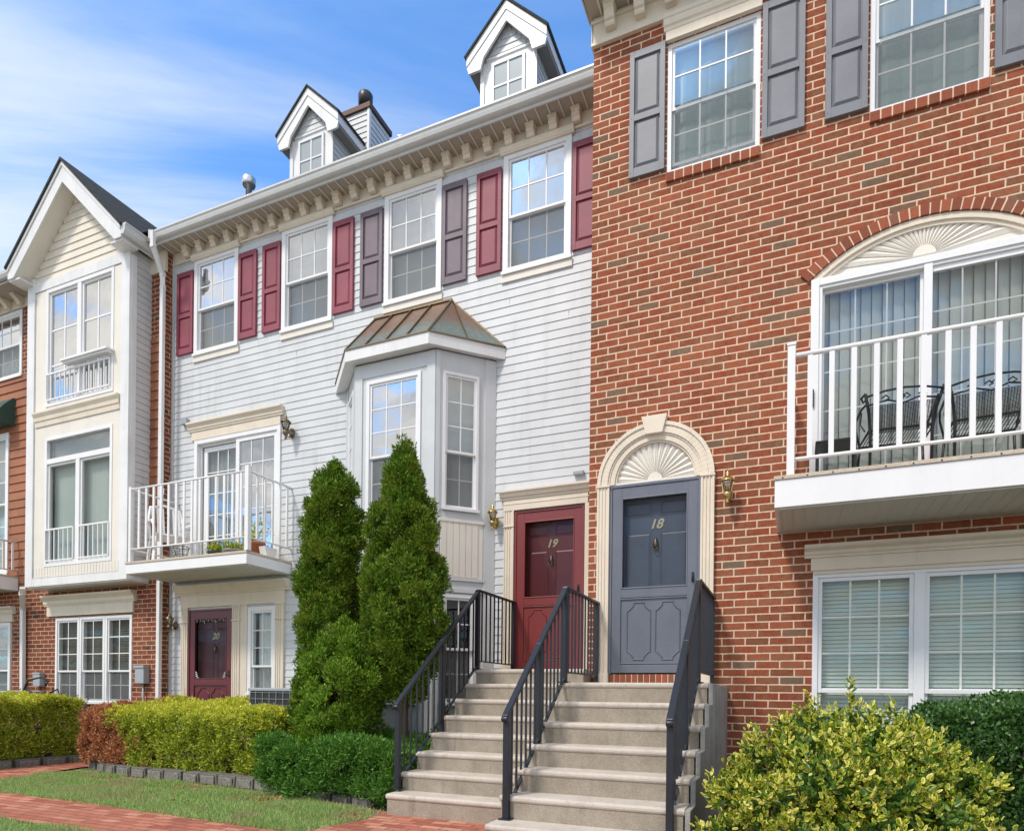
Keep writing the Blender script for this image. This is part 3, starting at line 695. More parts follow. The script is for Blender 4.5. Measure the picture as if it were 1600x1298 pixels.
# =================================================================== 2. pale grey siding townhouse (numbers 19 and 20)
sid = thing('siding_townhouse', (-6.1, 10.5, .12), 'pale grey lap siding townhouse with maroon front doors, dormers and a copper roofed bay', 'house')
WX = [(-9.48, -8.49), (-7.57, -6.58), (-5.63, -4.67), (-3.71, -2.74)]
wops = [(a, b, 6.92, 8.56) for a, b in WX]+[(-3.49, -2.51, 1.58, 3.71), (-9.44, -7.56, 3.34, 5.50), (-9.53, -8.53, .5, 2.62), (-8.20, -7.62, 1.2, 2.62), (-6.285, -3.80, .1, 5.9)]
mb = MB(FS); siding(mb, -9.97, -2.17, .13, 8.62, wops)
mb.build('wall', SIDING, sid)
mb = MB(FS); wall(mb, -10.0, -2.17, -.05, 8.62, [rect(a, b, c_, d) for a, b, c_, d in wops], -.02, .08)
mb.quad((-10.0, -.02, 0), (-10.0, -.02, 8.6), (-10.0, -10, 8.6), (-10.0, -10, 0)); mb.quad((-10.0, -10, 0), (-2.17, -10, 0), (-2.17, -10, 8.6), (-10.0, -10, 8.6))
mb.build('sheathing', SIDING, sid)
mb = MB(FS); mb.box(-10.02, -9.96, -.05, .03, .1, 8.62); mb.build('corner_trim', SIDING, sid, .003)
# cornice
c = MB(FS); c.box(-10.0, -2.17, -.02, .028, 8.60, 8.80); c.box(-10.0, -2.17, .028, .042, 8.60, 8.632)
for a, b in WX: c.pris([(.01, 8.555), (.055, 8.555), (.06, 8.57), (.07, 8.58), (.075, 8.60), (.08, 8.61), (.08, 8.645), (.02, 8.645)], a-.04, b+.04, 'u')
cor = c.build('cornice', CREAM, sid, .003)
for k in range(23): bracket(cor, FS, -9.60+k*.3155, .03, 8.642, 8.80, .11, .125)
s = MB(FS); s.box(-10.0, -2.17, .0, .345, 8.80, 8.815); so_ = s.build('soffit', TAN, sid)
x = -9.95; s = MB(FS)
while x < -2.2: s.box(x, x+.016, .03, .34, 8.785, 8.799); x += .158
s.build('lit_soffit_seams', CREAM2, so_)  # paler colour paints in the light these vinyl seams catch
g = MB(FS); g.box(-10.05, -2.19, .33, .352, 8.775, 8.99)
g.pris([(.352, 8.815), (.40, 8.815), (.425, 8.83), (.44, 8.87), (.447, 8.90), (.462, 8.912), (.462, 8.94), (.352, 8.945)], -10.05, -2.19, 'u'); g.build('gutter', GUTTER, sid, .003)
r_ = MB(FS); r_.add([(-10.05, .40, 8.95), (-2.19, .40, 8.95), (-2.19, -4.6, 11.6), (-10.05, -4.6, 11.6), (-10.05, -9.8, 8.95), (-2.19, -9.8, 8.95)], [(0, 1, 2, 3), (3, 2, 5, 4), (0, 3, 4), (1, 5, 2)])
roof = r_.build('roof', SHINGLE, sid)
# top windows
GL = [GLASSB, GLASSB, GLASSB, GLASSB]
for i, (a, b) in enumerate(WX):
    dhung(sid, FS, a, b, 6.95, 8.57, 3, 2, .47, .075, .03, glass=GL[i], glassl=GLASS, sillmat=CREAM2, backmat=CURTAINW)
for a, b, m_ in ((-9.875, -9.50, 0), (-8.47, -8.09, 0), (-7.96, -7.59, 0), (-6.56, -6.18, 0), (-6.05, -5.66, 1), (-4.65, -4.265, 1), (-4.11, -3.735, 0), (-2.72, -2.30, 0)):
    shutter(sid, FS, a, b, 7.02, 8.42, PURPLE_SH if m_ else MAROON_SH, .02, 'plum grey panelled shutter' if m_ else 'maroon panelled shutter')
# bay (three sided oriel that runs to the ground)
bay = MB(W)
FF, FR_, FLf = Fr(0, 7.6), Fr(-4.40, 7.6, 1, 1), Fr(-6.285, 8.2, 1, -1)
LEN = .6*math.sqrt(2)
bm_ = MB(FF); wall(bm_, -5.685, -4.40, .1, 5.80, [rect(-5.49, -4.62, 3.70, 5.55), rect(-5.49, -4.62, 1.1, 2.6)], 0, .10)
bm_.fr = FR_; wall(bm_, 0, LEN, .1, 5.80, [rect(.10, .60, 3.70, 5.53), rect(.10, .60, 1.1, 2.58)], 0, .10)
bm_.fr = FLf; wall(bm_, 0, LEN, .1, 5.80, [rect(.22, .72, 3.70, 5.53)], 0, .10)
bm_.fr = FF; bm_.box(-5.675, -4.41, .001, .014, 5.60, 5.79)
for u0, u1, fr in ((-5.685, -5.56, FF), (-4.53, -4.40, FF), (0, .06, FR_), (LEN-.16, LEN, FR_), (0, .14, FLf), (LEN-.06, LEN, FLf)):
    bm_.fr = fr; bm_.box(u0+.001, u1-.001, 0, .016, .1, 5.79)
bayo = bm_.build('bay', BAYGREY, sid)
dhung(sid, FF, -5.49, -4.62, 3.70, 5.55, 3, 3, .42, .05, .022, rlow=2, glass=GLASSB, glassl=GLASS, inset=.0, label='clouds reflected in the bay front window')
dhung(sid, FR_, .10, .60, 3.70, 5.53, 2, 3, .42, .035, .022, rlow=2, glass=GLASS, glassl=GLASSL)
dhung(sid, FLf, .22, .72, 3.70, 5.53, 2, 3, .42, .035, .022, rlow=2, glass=GLASSB, glassl=GLASS)
dhung(sid, FF, -5.49, -4.62, 1.1, 2.6, 3, 2, .5, .05, .022, glass=GLASS, glassl=GLASS, backmat=DARK)  # dark folds behind the glass stand in for the unlit room
dhung(sid, FR_, .10, .60, 1.1, 2.58, 2, 2, .5, .05, .022, glass=GLASSL, glassl=GLASSL, backmat=DARK)  # dark folds again in place of the unlit room
for fr, a, b in ((FR_, .06, LEN-.16), (FF, -5.52, -4.57)):
    p = MB(fr); p.box(a+.015, b-.015, .002, .010, 2.80, 3.56); x = a+.02
    p.box(a, b, .004, .026, 3.54, 3.58)
    while x < b-.10: p.box(x+.004, x+.082, .008, .018, 2.81, 3.545); x += .088
    p.build('beadboard_panel', CREAM2, bayo)
    t = MB(fr); t.box(a-.01, b+.01, .004, .03, 2.60, 2.655); t.box(a-.01, b+.01, .004, .022, 2.76, 2.80); t.build('panel_trim', BAYGREY, bayo)
# bay roof
E1, E2, E3, E4 = (-6.50, 8.19), (-5.74, 7.43), (-4.42, 7.43), (-3.66, 8.19)
rm = MB(W); zz = 5.955; P = lambda p, z: (p[0], -p[1], z)
def hip(mb, z, top, dx=0):
    A, B, C, D = P(E1, z), P(E2, z), P(E3, z), P(E4, z); T1, T2 = (-5.79, -8.19, top), (-4.50, -8.19, top)
    mb.add([A, B, C, D, T1, T2], [(0, 1, 4), (1, 2, 5, 4), (2, 3, 5)])
hip(rm, zz+.004, 6.785)
ro = rm.build('bay_roof', COPPER, sid)
sm = MB(W); T1, T2 = (-5.79, -8.19, 6.79), (-4.50, -8.19, 6.79)
for a, b in ((E2, T1), (E3, T2)): sm.bar(P(a, zz+.012), (b[0], b[1]+.0, b[2]+.006), .022, .022)
for k in (1, 2, 3):
    f = k/4+.0; a = (E2[0]+(E3[0]-E2[0])*f, -E2[1], zz+.012); b = (T1[0]+(T2[0]-T1[0])*f, -8.185, 6.797)
    if k < 4: sm.bar(a, b, .016, .03)
sm.bar(P(((E3[0]+E4[0])/2, (E3[1]+E4[1])/2), zz+.01), (-4.46, -8.15, 6.75), .010, .016)
for a, b in ((E1, E2), (E2, E3), (E3, E4)): sm.bar(P(a, zz+.004), P(b, zz+.004), .03, .018)
sm.bar((-5.80, -8.18, 6.80), (-4.49, -8.18, 6.80), .03, .03); sm.bar(P(E4, zz+.01), T2, .02, .02); sm.bar(P(E1, zz+.01), T1, .02, .02)
sm.build('standing_seams', BRASSD, ro)
def offs(d): # shrink outline
    k = d*math.tan(rad(22.5)); return [(E1[0]+d*1.414, E1[1]), (E2[0]+k, E2[1]+d), (E3[0]-k, E3[1]+d), (E4[0]-d*1.414, E4[1])]
fm = MB(W)
O, I = [E1, E2, E3, E4], offs(.03)
for a, b, c_, d in zip(O, O[1:], I, I[1:]):
    fm.add([P(a, 5.80), P(b, 5.80), P(b, 5.955), P(a, 5.955), P(c_, 5.80), P(d, 5.80), P(d, 5.955), P(c_, 5.955)], [(0, 1, 2, 3), (4, 5, 6, 7), (0, 1, 5, 4), (3, 2, 6, 7)])
J = [(-6.285, 8.2), (-5.685, 7.6), (-4.40, 7.6), (-3.80, 8.2)]
for a, b, c_, d in zip(O, O[1:], J, J[1:]): fm.add([P(a, 5.812), P(b, 5.812), P(d, 5.812), P(c_, 5.812)], [(0, 1, 2, 3)])
fm.build('bay_fascia', WHITE, ro)
# door 19 with its trim
door_set(sid, FS, -3.49, -2.51, 1.58, 3.71, '19', MAROON_DOOR, MAROON_DOOR, None, label='maroon door number nineteen')
t = MB(FS); poly = [(-3.64, 0), (-3.64, .05)]
for k in range(3): x0 = -3.625+k*.036; poly += [(x0, .05), (x0+.004, .038), (x0+.024, .038), (x0+.028, .05)]
poly += [(-3.495, .05), (-3.495, 0)]
t.pris(poly, 1.55, 3.72, 'z'); t.box(-3.65, -3.492, 0, .062, 1.54, 1.68); t.box(-3.65, -3.492, 0, .06, 3.50, 3.52); t.box(-3.65, -2.46, 0, .05, 3.72, 3.86); t.box(-2.50, -2.44, 0, .05, 1.55, 3.72)
t.box(-3.65, -2.30, 0, .056, 3.80, 3.812)
t.pris([(0, 3.86), (.06, 3.86), (.07, 3.89), (.085, 3.90), (.11, 3.95), (.12, 3.955), (.12, 3.985), (0, 3.985)], -3.69, -2.30, 'u')
t.build('door_surround', CREAM, sid, .003)
# sliding door 20 upper
p = MB(FS); zb2, zt2 = 3.34, 5.50
frame_ring(p, -9.44, -7.56, zb2, zt2, .07, -.09, .03)
frame_ring(p, -9.37, -8.45, zb2+.07, zt2-.07, .035, -.08, -.04); frame_ring(p, -8.52, -7.63, zb2+.07, zt2-.07, .075, -.045, .005)
po = p.build('patio_door', WHITE2, sid, .003, 'white sliding door behind the small balcony')
frame_door = MB(FS); frame_ring(frame_door, -9.30, -8.50, zb2+.10, zt2-.12, .075, -.11, -.06); frame_door.build('door_leaf', WHITE2, po)
MB(FS).quad((-9.30, -.085, zb2+.1), (-8.50, -.085, zb2+.1), (-8.50, -.085, zt2-.1), (-9.30, -.085, zt2-.1)).build('pane', GLASS, po)
MB(FS).quad((-8.45, -.02, zb2+.14), (-7.70, -.02, zb2+.14), (-7.70, -.02, zt2-.14), (-8.45, -.02, zt2-.14)).build('pane', GLASSB, po)
gm = MB(FS); grid(gm, -9.225, -8.55, zb2+.17, zt2-.19, 3, 5, -.078); grid(gm, -8.445, -7.705, zb2+.14, zt2-.14, 3, 5, -.012); gm.build('muntins', WHITE2, po)
folds(FS, -9.34, -7.65, zb2+.05, zt2-.08, -.20, .11, .04, 'curtain', CURTAIN, po)
head_cornice(sid, FS, -9.56, -7.50, 5.50, 5.79)
# door 20, sidelight and surround
door_set(sid, FS, -9.53, -8.53, .50, 2.62, '20', SHADEMAROON, SHADEMAROON, None, etched=True, label='shade darkened maroon door number twenty')
dhung(sid, FS, -8.20, -7.62, 1.2, 2.62, 2, 3, .30, .07, .028, rlow=1, glass=GLASSL, glassl=GLASSL, back='folds', backmat=CURTAINW)
t = MB(FS)
for a, b in ((-9.69, -9.535), (-8.525, -8.36), (-7.615, -7.44)):
    poly = [(a, 0), (a, .045)]
    for k in range(3): x0 = a+.02+k*.042; poly += [(x0, .045), (x0+.004, .033), (x0+.028, .033), (x0+.032, .045)]
    poly += [(b, .045), (b, 0)]; t.pris(poly, .45, 2.66, 'z'); t.box(a-.01, b+.01, 0, .055, 2.40, 2.425); t.box(a-.008, b+.008, 0, .05, 2.64, 2.66)
t.box(-8.37, -8.21, 0, .03, .45, 2.66)
t.box(-9.70, -7.43, 0, .04, 2.66, 2.86)
t.pris([(0, 2.86), (.05, 2.86), (.06, 2.89), (.075, 2.90), (.13, 2.99), (.14, 3.0), (.14, 3.03), (0, 3.03)], -9.80, -7.34, 'u')
t.build('door_surround', CREAM, sid, .003)
MB(FS).box(-9.7, -7.4, -.02, .35, .10, .48).build('door_step', CONC, sid)
# small fittings on the wall
MB(FS).box(-9.72, -9.58, .0, .075, 5.80, 5.90).build('vent_hood', UTIL, sid, .01)
MB(FS).box(-2.66, -2.52, .0, .07, 4.09, 4.14).build('door_light_sensor', UTIL, sid, .008)
# dormers
def dormer(u0):
    fr = Fr(u0, 9.0, oz=-.06); o = MB(fr); hw = .46
    wallp = [(-hw, 9.6), (hw, 9.6), (hw, 10.96), (0, 11.42), (-hw, 10.96)]
    o.pris(wallp, -.05, 0, 'n')
    for s_ in (-1, 1): o.box(s_*hw-.065*(s_ > 0), s_*hw+.065*(s_ < 0), 0, .022, 9.6, 10.96)
    frame_ring(o, -.27, .27, 10.07, 10.80, .04, 0, .03)
    o.pris([(-.36, 10.87), (.36, 10.87), (.36, 10.905), (-.36, 10.905)], 0, .02, 'n')
    dw = o.build('dormer', WHITE, roof)
    sm_ = MB(fr)
    for s_ in (-1, 1):
        sf = Fr(u0+s_*hw, 9.0, 0, 1, -.06); sm_.fr = sf; k = 9.6
        siding(sm_, 0, 3.2, 9.6, 10.96, (), .10, .012*s_)
    sm_.fr = fr; siding(sm_, -.33, .33, 10.905, 11.3, (), .095, .012, 0.004, lambda z: (-(11.30-z)*.86, (11.30-z)*.86))
    sm_.build('siding', SIDING, dw)
    MB(fr).quad((-.23, .012, 10.11), (.23, .012, 10.11), (.23, .012, 10.76), (-.23, .012, 10.76)).build('pane', DORMGLASS, dw)
    g_ = MB(fr); grid(g_, -.23, .23, 10.11, 10.76, 2, 2, .022, .026, .008); g_.build('muntins', WHITE, dw)
    # gable roof with wide rake boards and eave returns
    rk = MB(fr); ov = .13; ax, az = .645, 10.93; t_ = .11
    sl = (11.56-az)/ax
    for s_ in (-1, 1):
        rk.pris([(0, 11.56), (s_*ax, az), (s_*ax, az-.13), (0, 11.43)], ov-.02, ov, 'n')
        rk.pris([(0, 11.43), (s_*ax, az-.13), (s_*(ax-.03), az-.24), (s_*.42, az-.24), (s_*.37, az-.07), (0, 11.27)], ov-.05, ov-.014, 'n')
        rk.pris([(s_*ax, az), (s_*ax, az-.16), (s_*(ax-.02), az-.16), (s_*(ax-.02), az)], -2.6, ov-.02, 'n')
    rk.build('rake_boards', WHITE, dw)
    sf_ = MB(fr)
    for s_ in (-1, 1): sf_.pris([(0, 11.50), (s_*(ax-.02), az-.06), (s_*(ax-.02), az-.20), (s_*hw, az-.20), (s_*hw, az-.16), (0, 11.40)], -2.6, ov-.05, 'n')
    sf_.build('soffit', TANDK, dw)
    sh = MB(fr)
    for s_ in (-1, 1): sh.pris([(0, 11.60), (s_*(ax+.035), az+.01-.0), (s_*(ax+.02), az-.02), (0, 11.565)], -2.9, ov+.025, 'n')
    sh.build('shingles', SHINGLE, dw)
    return dw
DORMGLASS = NT('dormer_window_pale_glass'); DORMGLASS.b.inputs['Base Color'].default_value = (.36, .41, .44, 1); DORMGLASS.b.inputs['Roughness'].default_value = .12; DORMGLASS = DORMGLASS.m
TANDK = paint('taupe_soffit', (.30, .28, .27), .7, .06, 0)
dormer(-4.02); dormer(-7.70)
# chimney and vent
ch = MB(W); FC = Fr(0, 9.6); ch.fr = FC
siding(ch, -7.62, -6.96, 9.8, 11.5, (), .10, .012)
ch.fr = Fr(-6.96, 9.6, 0, 1); siding(ch, 0, .62, 9.8, 11.5, (), .10, .012)
ch.fr = FC; ch.box(-7.62, -6.965, -.62, -.01, 9.8, 11.5)
cho = ch.build('chimney', SIDING, roof)
k = MB(FC); k.box(-6.99, -6.945, -.04, .017, 9.8, 11.5); k.build('corner_trim', WHITE, cho)
k = MB(FC); k.box(-7.66, -6.92, -.66, .04, 11.49, 11.58); k.build('chimney_cap', metal_mat('rusty_cap_metal', (.11, .06, .048), .6, .4), cho, .004)
k = MB(FC); k.lathe(-7.20, -.22, [(.10, 11.60), (.10, 11.78), (.125, 11.78), (.13, 11.97), (.11, 12.0), (0.01, 12.01)], 20); k.build('flue_cap', BLACKIRON, cho)
k = MB(FC); k.lathe(-7.20, -.22, [(.107, 11.58), (.107, 11.70), (.1, 11.70)], 20); k.build('flue', STEEL, cho)
k = MB(Fr(0, 9.4)); k.lathe(-9.52, 0, [(.055, 10.2), (.055, 10.72), (.11, 10.73), (.125, 10.76), (.125, 10.86), (.10, 10.89), (.02, 10.90)], 18); k.build('roof_vent', STEEL, roof)
k = MB(Fr(0, 9.4)); k.bar((-6.19, 0, 10.2), (-6.19, 0, 10.62), .018); k.bar((-6.23, 0, 10.62), (-6.15, 0, 10.60), .014); k.build('vent_pipe', STEEL, roof)

# =================================================================== 3. brick townhouse with the white gabled bay
lft = thing('bay_townhouse', (-12.5, 10.5, .12), 'dark brick townhouse with tall white two storey bay under a steep gable', 'house')
mb = MB(FL_); wall(mb, -24, -10.0, -.05, 3.26, [rect(-12.82, -10.74, 1.0, 2.60), rect(-16.4, -14.16, .9, 2.55)], 0, .12)
wall(mb, -24, -10.0, 7.36, 8.85, [rect(-15.0, -13.93, 7.36, 8.70)], 0, .12)
mb.quad((-24, 0, 0), (-24, 0, 8.8), (-24, -10, 8.8), (-24, -10, 0)); mb.quad((-24, -10, 0), (-10.0, -10, 0), (-10.0, -10, 8.8), (-24, -10, 8.8))
mb.quad((-10.0, 0, 0), (-10.0, 0, 8.8), (-10.0, -1.0, 8.8), (-10.0, -1.0, 0))
mb.build('wall', BRICK2, lft)
mb = MB(FL_); siding(mb, -24, -10.0, 3.26, 7.36, [(-16.4, -14.30, 3.50, 6.30)], .165, .02); mb.build('rust_siding', BROWNSID, lft)
c = MB(FL_); c.box(-24, -13.0, -.02, .03, 8.68, 8.86); c.box(-10.52, -9.99, -.02, .03, 8.45, 8.80); c.build('cornice', CREAM, lft)
s = MB(FL_); s.box(-24, -13.0, 0, .48, 8.86, 8.875); s.box(-10.4, -9.98, -.01, .3, 8.80, 8.815); s.build('soffit', TAN, lft)
for u_ in (-13.9, -14.3, -14.7): bracket(lft, FL_, u_, .03, 8.70, 8.86, .11, .20)
g = MB(FL_); g.box(-24, -13.1, .45, .48, 8.84, 9.02); g.pris([(.48, 8.88), (.54, 8.88), (.57, 8.93), (.58, 8.98), (.48, 8.98)], -24, -13.05, 'u')
g.box(-10.02, -9.98, .20, .34, 8.80, 8.95)
g.build('gutter', GUTTER, lft, .003)
r_ = MB(FL_); r_.add([(-24, .55, 9.0), (-9.95, .30, 8.97), (-9.95, -4.6, 11.7), (-24, -4.6, 11.7), (-24, -9.8, 8.95), (-9.95, -9.8, 8.95)], [(0, 1, 2, 3), (3, 2, 5, 4), (0, 3, 4), (1, 5, 2)])
lroof = r_.build('roof', SHINGLE, lft)
# bay box
BX0, BX1 = -13.08, -10.355
b_ = MB(FY); wall(b_, BX0, BX1, 3.12, 8.76, [rect(-12.56, -10.76, 6.36, 8.48), rect(-12.56, -10.76, 3.46, 5.80)], 0, .10)
b_.box(BX0, BX0+.20, 0, .035, 3.12, 8.76); b_.box(BX1-.20, BX1, 0, .035, 3.12, 8.66)
b_.box(BX0+.2, BX1-.2, 0, .032, 3.12, 3.26)
b_.box(BX0+.2, BX1-.2, 0, .028, 8.50, 8.66)
b_.box(BX0, BX1, -.5, 0, 3.10, 3.12)
lbay = b_.build('bay', WHITE, lft)
sd2 = MB(Fr(BX1, 7.67, 0, 1)); siding(sd2, 0, .38, 3.12, 8.72, (), .1143, .012); sd2.build('bay_side', SIDING, lbay); sd2 = MB(Fr(BX0, 7.67, 0, 1)); siding(sd2, 0, .38, 3.12, 8.9, (), .1143, -.012); sd2.build('bay_side', SIDING, lbay)
t = MB(FY); t.box(BX1-.02, BX1+.018, -.09, -.001, 3.12, 8.60); t.build('corner_trim', WHITE, lbay)
pp = MB(FY)
for a, b in ((BX0+.22, -12.56), (-10.76, BX1-.22)): pp.box(a, b, .0, .012, 3.28, 8.48)
pp.box(-12.56, -10.76, 0, .012, 5.80, 6.34); pp.box(BX0+.22, BX1-.22, .0, .011, 3.27, 3.46)
x = BX0+.24
while x < BX1-.26: pp.box(x, x+.068, .012, .018, 3.275, 3.455); x += .078
pp.build('cream_panels', CREAM2, lbay)
pp = MB(FY); pp.pris([(.01, 6.02), (.03, 6.02), (.035, 6.10), (.05, 6.12), (.055, 6.18), (.09, 6.24), (.09, 6.27), (.01, 6.27)], BX0+.24, BX1-.22, 'u'); pp.build('belt_moulding', CREAM, lbay)
# upper window of bay
def twin(fr, a, b, z0, z1, parent, transom=None, back=None, cols=2, rows=3, glass=None):
    mb = MB(fr); frame_ring(mb, a, b, z0, z1, .06, -.09, .025); mid = (a+b)/2; mb.box(mid-.05, mid+.05, -.08, .02, z0+.06, (transom or z1)-.03)
    if transom: mb.box(a+.06, b-.06, -.08, .022, transom-.045, transom+.045)
    zt_ = (transom-.045) if transom else z1-.06
    for p_, q_ in ((a+.06, mid-.05), (mid+.05, b-.06)): frame_ring(mb, p_, q_, z0+.06, zt_, .04, -.05, -.005)
    o = mb.build('window', WHITE2, parent, .002)
    for p_, q_ in ((a+.10, mid-.09), (mid+.09, b-.10)):
        MB(fr).quad((p_, -.03, z0+.10), (q_, -.03, z0+.10), (q_, -.03, zt_-.04), (p_, -.03, zt_-.04)).build('pane', glass or GLASS, o)
        if cols > 1: gm = MB(fr); grid(gm, p_, q_, z0+.10, zt_-.04, cols, rows, -.022, .03, .008); gm.build('muntins', WHITE2, o)
    if transom: MB(fr).quad((a+.06, -.03, transom+.045), (b-.06, -.03, transom+.045), (b-.06, -.03, z1-.06), (a+.06, -.03, z1-.06)).build('pane', GLASS, o)
    vslats(fr, a+.05, b-.05, z0+.05, z1-.05, -.13, mat=back, parent=o, pitch=.075)
    return o
uw = twin(FY, -12.56, -10.76, 6.36, 8.48, lft, None, GREYCURT, 2, 3, GLASSB)
twin(FY, -12.56, -10.76, 3.46, 5.80, lft, 5.36, CURTAIN, 1, 1, GLASSL)
def juliet(fr, a, b, z0, z1, n, parent, k):
    mb = MB(fr); mb.bar((a, n, z1), (b, n, z1), .028); mb.bar((a, n, z0), (b, n, z0), .022)
    for i in range(k+1): x = a+(b-a)*i/k; mb.bar((x, n, z0), (x, n, z1+(.12 if i % 2 else 0)*0), .018)
    return mb.build('window_railing', WHITE2, parent)
juliet(FY, -12.50, -10.82, 6.46, 6.92, .045, lft, 13); juliet(FY, -12.50, -11.74, 3.56, 4.12, .035, lft, 6); juliet(FY, -11.58, -10.82, 3.56, 4.12, .035, lft, 6)
mb = MB(FY); mb.box(-11.95, -10.74, .02, .16, 7.02, 7.06); mb.box(-11.93, -10.76, .02, .13, 6.985, 7.02); mb.build('window_shelf', WHITE2, uw, .004)
# gable
gx, ga = -11.72, 10.24
gw = MB(FY); siding(gw, -13, -10.4, 8.66, 10.0, (), .135, .016, -.0, lambda z: (gx-(10.05-z)*.99, gx+(10.05-z)*.99)); gw.build('gable_wall', CREAMSID, lbay)
MB(FY).pris([(gx-1.36, 8.66), (gx+1.36, 8.66), (gx, 10.04)], -.03, -.01, 'n').build('gable_backing', CREAMSID, lbay)
rk = MB(FY); ov = .30; hx, hz = 1.50, 8.86
for s_ in (-1, 1):
    rk.pris([(gx, ga+.12), (gx+s_*hx, hz), (gx+s_*hx, hz-.19), (gx+s_*(hx-.16), hz-.19), (gx, ga-.23)], ov-.03, ov, 'n')
    rk.pris([(gx, ga+.12), (gx+s_*hx, hz), (gx+s_*hx, hz-.07), (gx, ga+.05)], ov, ov+.02, 'n')
rk.box(gx+hx-.30, gx+hx, -.02, ov-.03, hz-.22, hz-.19)
rk.box(gx-hx, gx-hx+.30, -.02, ov-.03, hz-.22, hz-.19)
rk.build('rake_boards', WHITE, lbay, .003)
sf = MB(FY)
for s_ in (-1, 1): sf.pris([(gx, ga-.05), (gx+s_*(hx-.02), hz-.14), (gx+s_*(hx-.16), hz-.19), (gx, ga-.19)], -.02, ov-.03, 'n')
sf.build('soffit', CREAM2, lbay)
sh = MB(FY)
for s_ in (-1, 1): sh.pris([(gx, ga+.175), (gx+s_*(hx+.04), hz+.02), (gx+s_*(hx+.02), hz-.015), (gx, ga+.125)], -3.2, ov+.045, 'n')
sh.build('gable_shingles', SHINGLE, lbay)
g = MB(Fr(gx+hx, 7.67, 0, 1)); g.pris([(0, hz-.15), (.06, hz-.15), (.09, hz-.10), (.10, hz-.02), (.12, hz), (.12, hz+.02), (0, hz+.02)], -ov, .46, 'u'); g.box(-ov+.03, .4, -.02, 0, hz-.19, hz); g.build('bay_gutter', GUTTER, lbay, .003)
# downspouts
def spout(fr, pts, parent, w_=.075):
    mb = MB(fr)
    for a, b in zip(pts, pts[1:]): mb.bar(a, b, w_, w_*.8)
    for p_ in pts[1:-1]: mb.box(p_[0]-w_/2-.003, p_[0]+w_/2+.003, p_[1]-w_*.4-.003, p_[1]+w_*.4+.003, p_[2]-.035, p_[2]+.035)
    return mb.build('downspout', WHITE, parent, .006)
spout(Fr(0, 8.0), [(-9.86, .33, 8.86), (-9.86, .32, 8.62), (-9.93, .08, 8.30), (-9.96, .05, 8.1), (-9.96, .05, .15)], sid)
spout(Fr(0, 8.0), [(-13.32, .26, 3.14), (-13.40, .22, 3.04), (-13.72, .02, 2.80), (-13.72, .0, .15)], lft, .085)
# lower triple window
DARKROOM = paint('dark_room_slats', (.10, .085, .06), .7, .1, 0, 0)  # dark colour on the slats stands in for the unlit room
for i, (a, b) in enumerate(((-12.82, -12.14), (-12.13, -11.44), (-11.43, -10.74))):
    dhung(lft, FL_, a, b, 1.0, 2.58, 2 if i else 2, 3, .36, .05, .02, rlow=2, glass=GLASSL, glassl=GLASSL, back='hblind', backmat=DARKROOM)
head_cornice(lft, FL_, -13.12, -10.64, 2.62, 3.0, big=.13)
# far left windows, shutter, awning
dhung(lft, FL_, -15.0, -13.93, 7.36, 8.66, 3, 2, .5, .07, .02, glass=GLASSB, backmat=CURTAINW)
shutter(lft, FL_, -15.42, -15.02, 7.36, 8.64, MAROON_SH)
dhung(lft, FL_, -16.4, -14.30, 3.50, 6.30, 4, 3, .5, .09, .03, backmat=CURTAIN, screen=False)
dhung(lft, FL_, -16.4, -14.18, .95, 2.55, 4, 2, .4, .07, .03, backmat=PANEL_G)
head_cornice(lft, FL_, -16.6, -14.06, 2.56, 2.86)
aw = MB(FL_); aw.pris([(0, 6.95), (.06, 6.93), (.22, 6.75), (.32, 6.60), (.34, 6.40), (.32, 6.40), (0, 6.42)], -16.6, -14.12, 'u'); aw.build('awning', GREEN_AWN, lft)

# =================================================================== balconies
def balcony(loc, label, fr, u0, u1, d, z0, z1, rails, deck_t=.035, group=None):
    t = thing('balcony', loc, label, 'balcony', group)
    mb = MB(fr); mb.box(u0, u1, .01, d, z0, z1-deck_t); s = mb.build('fascia', WHITE2, t, .004)
    mb = MB(fr); mb.box(u0+.03, u1-.03, .02, d-.03, z0-.012, z0-.001); x = u0+.05
    while x < u1-.05: mb.box(x, x+.006, .02, d-.03, z0-.016, z0-.0125); x += .10
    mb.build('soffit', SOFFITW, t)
    mb = MB(fr); mb.box(u0-.008, u1+.008, .01, d+.012, z1-deck_t+.001, z1); mb.build('deck', DECK, t, .003)
    rails(t); return t
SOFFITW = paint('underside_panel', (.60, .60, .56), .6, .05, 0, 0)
def big_rails(t):
    f = FB; n = .93; zt_, zb_ = 4.285, 3.365
    for x in (-.085, 2.30):
        mb = MB(f); mb.box(x, x+.065, n-.035, n+.03, 3.215, 4.37); mb.box(x-.006, x+.071, n-.041, n+.036, 4.37, 4.395); mb.build('post', WHITE2, t, .004)
    mb = MB(f); mb.tube([(-.03, n, zt_), (2.32, n, zt_)], .021, 10); mb.tube([(-.03, n, zb_), (2.32, n, zb_)], .016, 10)
    mb.tube([(-.05, n, zt_), (-.05, .02, zt_)], .021, 10); mb.tube([(-.05, n, zb_), (-.05, .02, zb_)], .016, 10)
    mb.build('rail', WHITE2, t)
    x = .10
    while x < 2.25: mb = MB(f); mb.box(x-.021, x+.021, n-.012, n+.012, zb_, zt_); mb.build('baluster', WHITE2, t); x += .172
    for k in range(5): y = .12+k*.17; mb = MB(f); mb.box(-.062, -.038, y-.021, y+.021, zb_, zt_); mb.build('baluster', WHITE2, t)
    mb = MB(f); x = -.12
    while x < 2.38: mb.box(x, x+.012, .992, .9945, 3.188, 3.200); x += .20
    mb.build('screw_heads', BLACKIRON, t)
